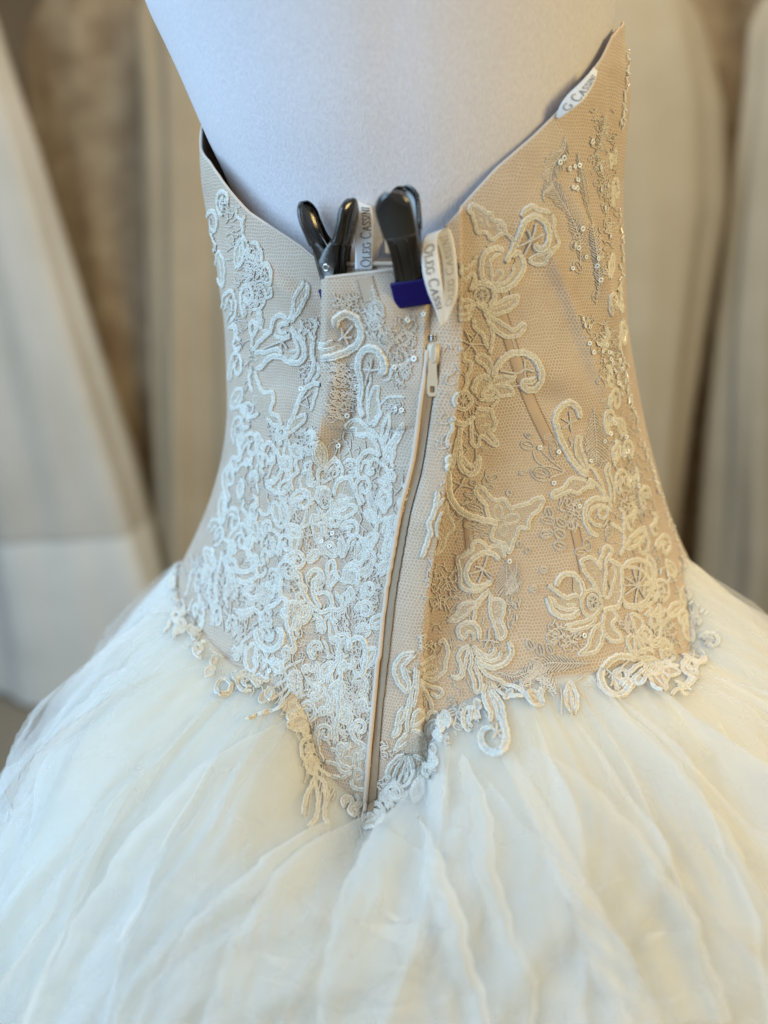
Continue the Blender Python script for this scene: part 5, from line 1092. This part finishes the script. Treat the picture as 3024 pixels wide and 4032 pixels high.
def zipper():
    mb = MB(); mb.sweep(strip(ZIP, 38, 0.0010, 6.0, 9, 0.0006)); z = under_dress(mb.build('zipper', M['ztape'], None))
    z['label'] = 'tan concealed zipper running down the centre back'
    zz = [p for p in ZIP[1:]]
    for off, nm, mm, r in ((4, 'zipper_coil', 'ztape', 0.00045), (-6, 'zipper_coil', 'ztape', 0.00055)):
        c = MB(); pts = [cast(DRAPE, x + off, y) for x, y in spline(zz, 8.0)]
        c.tube([p + n * 0.0011 for p, n in pts if p is not None], r, 6); sub(c.build(nm, M[mm], None), z)
    # turned edges of net on both sides of the tape
    for off, r in ((-24, 0.0014),):
        c = MB(); L = spline([(x + off, y) for x, y in ZIP], 7.0); runs = drape(L, 0.0006)
        for P, N in runs:
            if len(P) > 4: c.tube(list(P + N * r * 0.4), r, 8)
        o = sub(c.build('placket_edge', M['piping'], None))
        if not o.data.uv_layers:
            uv = o.data.uv_layers.new(name='net'); 
            for lp in o.data.loops:
                co = o.data.vertices[lp.vertex_index].co; uv.data[lp.index].uv = (co.x * 1.3, co.z)
    # slider, bail and pull tab
    s = MPP * 0.93
    p0, n0 = cast(DRAPE, 1708, 1400); f = (Vector(n0) * 0.35 + (Vector(CAM) - Vector(p0)).normalized() * 0.65).normalized(); up = (Vector((-0.03, 0, 1)) - f * Vector((-0.03, 0, 1)).dot(f)).normalized(); rt = up.cross(f)
    if rt.x < 0: rt = -rt
    def W(x, y, h): return tuple(Vector(p0) + rt * (x * s) + up * (-y * s) + f * (h * s))
    b = MB(); rows = []
    for y, w, h in ((-48, 8, 4), (-46, 20, 14), (-36, 25, 20), (0, 25, 22), (24, 22, 20), (36, 18, 15), (40, 6, 4)):
        rows.append([W(x * w, y, hh * h + 3) for x, hh in ((-1, -0.4), (-1, 0.5), (-0.75, 0.92), (0, 1.05), (0.75, 0.92), (1, 0.5), (1, -0.4))])
    b.sweep(rows); sub(b.build('zipper_slider', M['zpull'], None), z)
    t = MB(); out = [(-16, 0), (-17, 40), (-21, 78), (-20, 122), (-14, 132), (0, 134), (14, 132), (20, 122), (21, 78), (17, 40), (16, 0), (0, -6)]
    hole = [(-7, 70), (-8, 84), (-9, 96), (-9, 112), (-8, 118), (0, 119), (8, 118), (9, 112), (9, 96), (8, 84), (7, 70), (0, 69)]
    hole = [(x, y if y > 95 else 95 + (y - 95) * 0.02) for x, y in hole]
    V = []; n = len(out)
    for lst, h in ((out, 34), (hole, 34), (hole, 26), (out, 26)): V += [W(x - 3, y + 22, h - 0.03 * y) for x, y in lst]
    F = []
    for a in range(4):
        for k in range(n): F.append((a * n + k, a * n + (k + 1) % n, ((a + 1) % 4) * n + (k + 1) % n, ((a + 1) % 4) * n + k))
    t.add(V, F); o = sub(t.build('pull_tab', M['zpull'], None, False), z)
    bv = o.modifiers.new('bevel', 'BEVEL'); bv.width = 0.0003; bv.segments = 2
    bl = MB(); bl.tube([W(8, -42, 20), (W(12, -30, 34)), W(12, 0, 38), W(9, 20, 36), W(0, 28, 34)], 3.6 * s, 8); sub(bl.build('pull_bail', M['zpull'], None), z)
    tp = MB()
    for k in range(3):
        tp.tube([W(-16, -74 + 8 * k, 8), W(-8, -74 + 8 * k, 13), W(2, -74 + 8 * k, 13), W(9, -74 + 8 * k, 8)], 3.6 * s, 8)
    sub(tp.build('top_stop', M['steel'], None), z)
zipper()

# ------------------------------------------------------------------ sequins and beads
def sequins():
    me = bpy.data.meshes.new('sequin'); V, F = [], []; n = 14
    for r, h in ((0.38, 0.0), (0.42, 0.10), (0.70, 0.17), (0.97, 0.07), (1.0, 0.0)): V += [(r * math.cos(6.2832 * k / n), r * math.sin(6.2832 * k / n), h) for k in range(n)]
    for a in range(4):
        for k in range(n): F.append((a * n + k, (a + 1) * n + k, (a + 1) * n + (k + 1) % n, a * n + (k + 1) % n))
    me.from_pydata(V, [], F); me.materials.append(M['sequin']); me.polygons.foreach_set('use_smooth', [True] * len(F)); me.update()
    L = []
    E = [(1122, 410), (1156, 460), (1104, 573), (1220, 605), (1275, 608), (1163, 660), (1198, 732), (1247, 732), (1288, 765), (1146, 805), (1210, 803), (1258, 803), (892, 870), (1148, 905), (1275, 1077), (1312, 1085), (1403, 1077), (1412, 1145), (1208, 1188), (770, 1362), (492, 1112), (1480, 1455), (1042, 660), (1190, 25), (1212, 45), (1237, 75), (1228, 145), (340, 728), (545, 772), (1500, 810), (1600, 1100), (1620, 1200)]
    L += [(2000 + x * .3617, 1500 + y * .3617) for x, y in E]
    J = [(1118, 163), (1297, 98), (575, 880), (1003, 1135), (1063, 1145), (457, 1205), (362, 1535), (1195, 590), (985, 680)]
    L += [(1200 + x * .3617, 1200 + y * .3617) for x, y in J]
    L += [(880 + 855 * .3617, 1200 + 912 * .3617), (1150 + 505 * .3617, 1700 + 150 * .3617), (1150 + 448 * .3617, 1700 + 1105 * .3617), (1300, 2150), (1270, 2130), (750, 2415), (800, 2530), (785, 2575), (1065, 2640), (1650 + 980 * .3617, 1800 + 1135 * .3617), (2050 + 588 * .4219, 2050 + 1072 * .4219), (2050 + 1330 * .4219, 2050 + 840 * .4219)]
    H = [(382, 532), (412, 685), (445, 620), (440, 690), (305, 482), (336, 450), (422, 515), (457, 505), (625, 525), (680, 668), (630, 700), (487, 1005), (425, 1140), (700, 1065), (610, 1240), (628, 1410), (405, 1320), (487, 1725), (502, 1775), (537, 1785), (650, 1865), (690, 1853), (537, 1915), (603, 1920), (625, 1925), (672, 1925), (570, 1985), (640, 1980), (690, 1985), (712, 1990), (655, 2055), (705, 2040), (720, 2075), (708, 2145), (740, 2130), (758, 2180), (560, 320), (510, 1230), (450, 1160), (660, 845), (600, 1300), (775, 2050), (790, 2120)]
    L += [(2050 + x * .4975, 400 + y * .4975) for x, y in H]
    rng = np.random.default_rng(4)
    for x, y in L:
        for _ in range(12):
            p, n_ = cast(DRAPE, x, y)
            if p is not None: break
            x -= 10 * np.sign(x - 1600)
        if p is None: continue
        o = bpy.data.objects.new('sequin', me); COL.objects.link(o); o.parent = bodice
        nn = Vector(n_) + Vector(rng.normal(0, 0.22, 3)); o.rotation_mode = 'QUATERNION'; o.rotation_quaternion = nn.to_track_quat('Z', 'Y')
        o.location = Vector(p) + Vector(n_) * 0.0011; r = 0.00155 * rng.uniform(0.85, 1.1); o.scale = (r, r, r)
    # bugle beads on the side
    b = MB(); b.tube([(0, 0, -1), (0, 0, 1)], 0.38, 8); bme = b.mesh('bead'); bme.materials.append(M['sequin'])
    for path, st in (([(2472, 205), (2468, 300), (2455, 400), (2448, 500)], 13), ([(2436, 830), (2448, 1000), (2446, 1100), (2436, 1200), (2455, 1330)], 18), ([(2460, 1420), (2475, 1560), (2515, 1700)], 18), ([(2520, 1730), (2580, 1900), (2640, 2080), (2690, 2200)], 15), ([(2440, 1380), (2460, 1500), (2480, 1600)], 18), ([(2600, 2250), (2680, 2330), (2780, 2420)], 22)):
        for x, y in spline(path, st):
            x += rng.normal(0, 4); y += rng.normal(0, 3)
            for _ in range(10):
                p, n_ = cast(DRAPE, x, y)
                if p is not None: break
                x -= 7
            if p is None: continue
            o = bpy.data.objects.new('bead', bme); COL.objects.link(o); o.parent = bodice; o.rotation_mode = 'QUATERNION'
            o.rotation_quaternion = (Vector((rng.normal(0, .5), rng.normal(0, .5), 1))).to_track_quat('Z', 'Y'); o.location = Vector(p) + Vector(n_) * 0.001
            r = rng.uniform(0.0011, 0.0018); o.scale = (r, r, r)
sequins()

# ------------------------------------------------------------------ printed hanger ribbons
GL = {'O': [[(0.36 + .36 * math.cos(a), .5 + .5 * math.sin(a)) for a in np.linspace(0, 6.2832, 17)]], 'L': [[(.12, 0), (.12, 1)], [(0, 1), (.26, 1)], [(0, 0), (.55, 0), (.58, .2)]],
      'E': [[(.12, 0), (.12, 1)], [(0, 1), (.52, 1), (.55, .84)], [(.12, .52), (.42, .52)], [(0, 0), (.56, 0), (.6, .2)]],
      'G': [[(.36 + .36 * math.cos(a), .5 + .5 * math.sin(a)) for a in np.linspace(.75, 5.5, 14)] + [(.66, .2), (.66, .45)], [(.5, .45), (.78, .45)]],
      'C': [[(.36 + .36 * math.cos(a), .5 + .5 * math.sin(a)) for a in np.linspace(.75, 5.5, 14)]], 'A': [[(.02, 0), (.36, 1), (.7, 0)], [(.15, .36), (.57, .36)], [(-.06, 0), (.12, 0)], [(.58, 0), (.8, 0)]],
      'S': [[(.46, .82), (.36, .97), (.2, 1), (.06, .9), (.05, .74), (.16, .6), (.34, .46), (.47, .32), (.46, .14), (.32, .01), (.16, .01), (.04, .16)]], 'I': [[(.12, 0), (.12, 1)], [(0, 0), (.24, 0)], [(0, 1), (.24, 1)]],
      'N': [[(.12, 0), (.12, 1), (.68, 0), (.68, 1)], [(0, 0), (.24, 0)], [(0, 1), (.14, 1)], [(.58, 1), (.78, 1)]], ' ': []}
GWD = {'O': .72, 'L': .58, 'E': .6, 'G': .78, 'C': .7, 'A': .76, 'S': .5, 'I': .24, 'N': .8, ' ': .3}

def ribbon(rows, flip_text, text_spans, label):
    """rows: (left x, left y, right x, right y, metres towards the lens from the cloth behind)"""
    A = np.array(rows, float); n = len(A); t = np.arange(n); tt = np.linspace(0, n - 1, 90)
    def sm(k):
        P = spline(np.stack([t * 100.0, A[:, k]], 1), 4.0); return np.interp(tt, P[:, 0] / 100.0, P[:, 1])
    Lx, Ly, Rx, Ry, D = [sm(k) for k in range(5)]
    S = 9; P = np.zeros((90, S, 3)); Nn = None
    for i in range(90):
        for j in range(S):
            f = j / (S - 1); x, y = Lx[i] + (Rx[i] - Lx[i]) * f, Ly[i] + (Ry[i] - Ly[i]) * f
            d = ray(x, y); P[i, j] = CAM + d * D[i]
    me, _ = grid_mesh('hanger_ribbon', P)
    o = under_dress(link('hanger_ribbon', me, None, M['ribbon'])); o['label'] = label
    md = o.modifiers.new('thickness', 'SOLIDIFY'); md.thickness = 0.00025; md.offset = 0
    mid_ = P[:, S // 2]; arc = np.concatenate([[0], np.cumsum(np.linalg.norm(np.diff(mid_, axis=0), axis=1))])
    def at(u, v, h=0.0005):
        i = np.interp(u, arc, np.arange(90)); i0 = int(min(88, math.floor(i))); fi = i - i0; j = np.clip(v, 0, 1) * (S - 1); j0 = int(min(S - 2, math.floor(j))); fj = j - j0
        p = (P[i0, j0] * (1 - fi) + P[i0 + 1, j0] * fi) * (1 - fj) + (P[i0, j0 + 1] * (1 - fi) + P[i0 + 1, j0 + 1] * fi) * fj
        c = CAM - p; return p + c / np.linalg.norm(c) * h
    for txt, u0, u1, v0, v1, mir, mm in text_spans:
        # fit the text between arc fractions u0..u1, letter feet at v0 and tops at v1
        Ltot = arc[-1]; sc = []; x = 0; out = []
        for i, ch in enumerate(txt):
            big = 1.25 if (i == 0 or txt[i - 1] == ' ') else 0.95
            out.append((ch, x, big)); x += (GWD[ch] + 0.16) * big
        for ch, x0, big in out:
            m = MB()
            for pl in GL[ch]:
                q = np.array(pl, float) * big; q[:, 0] += x0
                for a, b in zip(q[:-1], q[1:]):
                    d = b - a; ln = np.linalg.norm(d) + 1e-9; nrm = np.array([-d[1], d[0]]) / ln; w = 0.032 + 0.032 * abs(d[1]) / ln; e = d / ln * 0.03
                    V = []
                    for pnt in (a - nrm * w - e, b - nrm * w + e, b + nrm * w + e, a + nrm * w - e):
                        uu = pnt[0] / x; uu = 1 - uu if mir else uu
                        V.append(at((u0 + (u1 - u0) * uu) * Ltot, v0 + (v1 - v0) * pnt[1] / 1.25))
                    m.add(V, [(0, 1, 2, 3)])
            if m.f: q = m.build('letter', M[mm], None, False); q.parent = o
    return o

def dep(x, y, tree=None, off=0.0):
    p, n = cast(tree or DRAPE, x, y); d = p - CAM
    return (d[1] * CP - d[2] * SP) - off
dA = dep(1430, 1062, BOD, 0.004)
ribbon([(1399, 1062, 1468, 1062, dA), (1398, 1000, 1468, 998, dA - .002), (1397, 930, 1470, 928, dA - .003), (1394, 860, 1470, 862, dA - .002), (1393, 800, 1462, 812, dA), (1398, 768, 1452, 826, dA + .003), (1432, 750, 1490, 822, dA + .006), (1478, 750, 1512, 830, dA + .008), (1500, 800, 1545, 850, dA + .009), (1510, 900, 1560, 910, dA + .009), (1515, 1000, 1570, 1000, dA + .008)],
       False, [('OLEG CASSINI', 0.02, 0.42, 0.86, 0.30, False, 'print'), ('O', 0.60, 0.66, 0.75, 0.25, False, 'print_back')], 'white satin hanger ribbon standing up between the clips')
dB = dep(1765, 1240)
ribbon([(1738, 1290, 1758, 1270, dB - .004), (1744, 1180, 1800, 1160, dB - .006), (1742, 1060, 1799, 1050, dB - .008), (1722, 970, 1788, 955, dB - .010), (1690, 925, 1768, 900, dB - .013), (1668, 938, 1728, 918, dB - .017), (1660, 990, 1722, 965, dB - .019), (1664, 1070, 1732, 1050, dB - .018), (1684, 1150, 1745, 1140, dB - .015), (1714, 1222, 1752, 1212, dB - .011), (1735, 1290, 1752, 1275, dB - .007)],
       False, [('OLEG CASSI', 0.60, 0.92, 0.22, 0.80, False, 'print'), ('OLEG CASSINI', 0.10, 0.45, 0.75, 0.25, False, 'print_back')], 'white satin hanger ribbon looped beside the zipper')
dC = dep(2260, 420, None, 0.005)
ribbon([(2190, 462, 2206, 466, dC + .001), (2203, 420, 2240, 440, dC - .002), (2232, 376, 2290, 402, dC - .004), (2280, 330, 2325, 355, dC - .004), (2318, 290, 2346, 312, dC - .002), (2336, 266, 2354, 280, dC + .001)],
       False, [('G CASSINI', 0.14, 0.86, 0.85, 0.25, False, 'print')], 'folded white ribbon tag at the high right edge of the bodice')

# ================================================================== spring clips
ARM = [(0.0012, -0.001), (0.0026, 0.008), (0.0050, 0.018), (0.0066, 0.027), (0.0082, 0.035), (0.0112, 0.044), (0.0145, 0.054), (0.0160, 0.060), (0.0168, 0.064), (0.0172, 0.0665), (0.0174, 0.0678)]
AW = [0.0104, 0.0104, 0.0096, 0.0090, 0.0092, 0.0099, 0.0104, 0.0100, 0.0080, 0.0053, 0.0022]
AF = [0.002, 0.004, 0.0085, 0.0130, 0.0095, 0.0046, 0.0032, 0.0030, 0.0026, 0.0020, 0.0014]

def arm_rows(sgn, spread, grow=0.0, lo=0.0, hi=1.0, nest=1.0, steps=44):
    a = np.array(ARM); a = a.copy(); k = np.arange(len(a)); t = np.linspace(lo, hi, steps) * (len(a) - 1)
    def f(v):
        P = spline(np.stack([k * 100.0, np.asarray(v) * 1e5], 1), 5.0); return np.interp(t, P[:, 0] / 100.0, P[:, 1] / 1e5)
    x, z, w, fl = f(a[:, 0]) * spread, f(a[:, 1]), f(AW) * nest + grow, f(AF) + grow * 0.5
    tx, tz = np.gradient(x), np.gradient(z); L = np.hypot(tx, tz); ox, oz = tz / L, -tx / L
    rows = []
    for i in range(steps):
        r = []
        for yy, h in ((-1, -fl[i]), (-1, -fl[i] * 0.5), (-1, -0.0012), (-0.88, 0.0002), (-0.5, 0.0018), (0, 0.0026), (0.5, 0.0018), (0.88, 0.0002), (1, -0.0012), (1, -fl[i] * 0.5), (1, -fl[i])):
            hh = h + grow
            r.append((sgn * (x[i] + ox[i] * hh), yy * w[i], z[i] + oz[i] * hh))
        rows.append(r)
    return rows

def spring_clip(loc, xl, zl, spread, label, size=1.0):
    X = Vector(xl).normalized(); Z = Vector(zl); Z = (Z - X * Z.dot(X)).normalized(); Y = Z.cross(X)
    root = empty('spring_clip', loc); root.scale = (size, size, size); root.rotation_mode = 'QUATERNION'
    root.rotation_quaternion = Matrix((X, Y, Z)).transposed().to_quaternion()
    tag(root, label, 'clip', 'spring clips on the dress')
    for sgn, nest in ((1, 1.0), (-1, 0.93)):
        m = MB(); m.sweep(arm_rows(sgn, spread, nest=nest)); o = m.build('clip_arm', M['nickel'], root)
        md = o.modifiers.new('thickness', 'SOLIDIFY'); md.thickness = 0.0008; md.offset = 0
        bv = o.modifiers.new('bevel', 'BEVEL'); bv.width = 0.00025; bv.segments = 2; bv.limit_method = 'ANGLE'
        for yo in (-0.0038, 0.0038):
            rb = MB(); R = arm_rows(sgn, spread, 0.0, 0.16, 0.46, nest, 24)
            cl = [np.array(r[5]) + np.array([0, yo, 0]) for r in R]
            rb.tube(cl, [0.0002 + 0.00085 * math.sin(math.pi * min(1, max(0, i / 23.0))) ** 0.5 for i in range(24)], 8); rb.build('pressed_rib', M['nickel'], o)
        s = MB(); s.sweep(arm_rows(sgn, spread, 0.0007, 0.47, 1.0, nest)); q = s.build('handle_sleeve', M['sleeve'], root)
        md = q.modifiers.new('thickness', 'SOLIDIFY'); md.thickness = 0.0007; md.offset = 0
        # vinyl jaw tip: closed rounded box round the end of the jaw
        b = MB(); rows = []
        for z, g in ((-0.0034, 0.55), (-0.0032, 0.86), (-0.0020, 1.0), (0.005, 1.0), (0.0122, 1.02), (0.0136, 0.99)):
            xm = float(np.interp(z, [p[1] for p in ARM], [p[0] for p in ARM])) * (0.75 + 0.25 * spread); rr = []
            for a in np.linspace(0, 2 * math.pi, 28, endpoint=False):
                c, s_ = math.cos(a), math.sin(a); px_ = abs(c) ** 0.35 * np.sign(c); py_ = abs(s_) ** 0.35 * np.sign(s_)
                rr.append((sgn * (xm + 0.0009 + 0.0022 * g * px_), 0.0132 * (0.9 + 0.1 * g) * g ** 0.3 * nest * py_, z))
            rows.append(rr)
        b.sweep(rows, True, True); b.build('jaw_tip', M['navy'], root)
    for sy in (-1, 1):
        r = MB(); R, r2 = 0.0020, 0.0007; rows = []
        for a in np.linspace(0, 2 * math.pi, 20, endpoint=False):
            rows.append([((R + r2 * math.cos(b)) * math.cos(a), sy * (0.0094 + r2 * math.sin(b)), 0.0275 + (R + r2 * math.cos(b)) * math.sin(a)) for b in np.linspace(0, 2 * math.pi, 8, endpoint=False)])
        r.sweep(rows, True, False, True); r.build('rivet', M['steel'], root)
    sp = MB(); pts = []
    for a in np.linspace(0, 2 * math.pi * 4, 80): pts.append((0.0024 * math.cos(a), -0.004 + 0.008 * a / (8 * math.pi), 0.0275 + 0.0024 * math.sin(a)))
    sp.tube([(0.0105 * spread, -0.004, 0.047)] + pts + [(-0.0105 * spread, 0.004, 0.047)], 0.0006, 6); sp.build('spring', M['steel'], root)
    return root

p, n = cast(DRAPE, 1634, 1196)
spring_clip(tuple(p + np.array([0.0, -0.001, 0.002])), (-0.24, -0.95, -0.16), (-0.19, -0.10, 1), 1.0, 'dark metal spring clip beside the zipper, its wide navy jaw tip in full view', 0.82)
p, n = cast(BOD, 1330, 1210); d = ray(1330, 1210); d /= np.linalg.norm(d)
spring_clip(tuple(p + d * 0.003), (0.88, -0.47, 0.02), (-0.235, -0.02, 1), 1.05, 'dark metal spring clip seen edge-on with its rivet, jaws tucked behind the fold', 0.84)

# ================================================================== loose folds of tulle with turned edges
SKT = BVHTree.FromPolygons(V2, F2)
def tulle_fold(path, width, side):
    q = spline(np.array(path, float) * 1.8228, 12.0); q[:, 0] += 9 * np.sin(q[:, 1] / 47.0 + path[0][0]) + 5 * np.sin(q[:, 1] / 19.0 + path[0][1]); T = np.gradient(q, axis=0); T /= np.linalg.norm(T, axis=1, keepdims=True); Nn = np.stack([-T[:, 1], T[:, 0]], 1) * side
    rows = []; n = len(q)
    for i in range(n):
        g = float(smooth(0, 0.35, i / (n - 1))); W = width * 1.8228 * (0.25 + 0.75 * g); ri = 0.0008 + 0.0014 * g; r = []
        for a in np.linspace(math.pi * 1.45, math.pi * 0.5, 8):          # rolled edge
            p, nn = cast(SKT, *(q[i] + Nn[i] * 10))
            if p is None: break
            tside, _ = cast(SKT, *(q[i] + Nn[i] * 22))
            if tside is None: break
            e = tside - p; e /= np.linalg.norm(e) + 1e-9
            r.append(p + nn * (0.004 + ri + ri * math.sin(a)) + e * (ri * math.cos(a)))
        if len(r) < 8: continue
        for f in np.linspace(0.06, 1, 12):
            p, nn = cast(SKT, *(q[i] + Nn[i] * (10 + W * f)))
            if p is None: p, nn = r[-1], nn; r.append(p); continue
            r.append(p + nn * ((0.004 + 2 * ri) * (1 - f) ** 1.2 + 0.004 * math.sin(f * 9 + i * 0.02) * (1 - f) * g - 0.004 * f))
        rows.append(r)
    if len(rows) < 3: return
    P = np.array(rows); me, _ = grid_mesh('tulle_fold', P, False, P[..., [0, 2]] * 1.5)
    sub(link('tulle_fold', me, None, M['tulle_fold']), skirt)
for path, w, sd in (([(915, 1680), (850, 1770), (800, 1850), (755, 1930), (715, 2040), (700, 2140), (690, 2230)], 230, -1), ([(930, 1770), (965, 1880), (1000, 2010), (1030, 2120), (1060, 2230)], 120, 1),
                    ([(1000, 1640), (1050, 1720), (1060, 1820), (1085, 1960), (1140, 2100), (1150, 2230)], 110, 1), ([(1060, 1700), (1140, 1800), (1230, 1900), (1300, 2040), (1345, 2230)], 130, 1),
                    ([(1270, 1470), (1370, 1570), (1460, 1670), (1530, 1760), (1600, 1880), (1640, 2010)], 120, 1), ([(1150, 1620), (1290, 1720), (1400, 1850), (1490, 2000), (1560, 2200)], 150, 1),
                    ([(780, 1770), (690, 1820), (610, 1890), (530, 2000), (480, 2120), (450, 2230)], 160, -1), ([(700, 1780), (620, 1830), (470, 1950), (360, 2100), (300, 2230)], 140, -1), ([(600, 1560), (440, 1670), (310, 1800), (220, 1930), (130, 2090), (60, 2230)], 170, -1)):
    tulle_fold(path, w, sd)
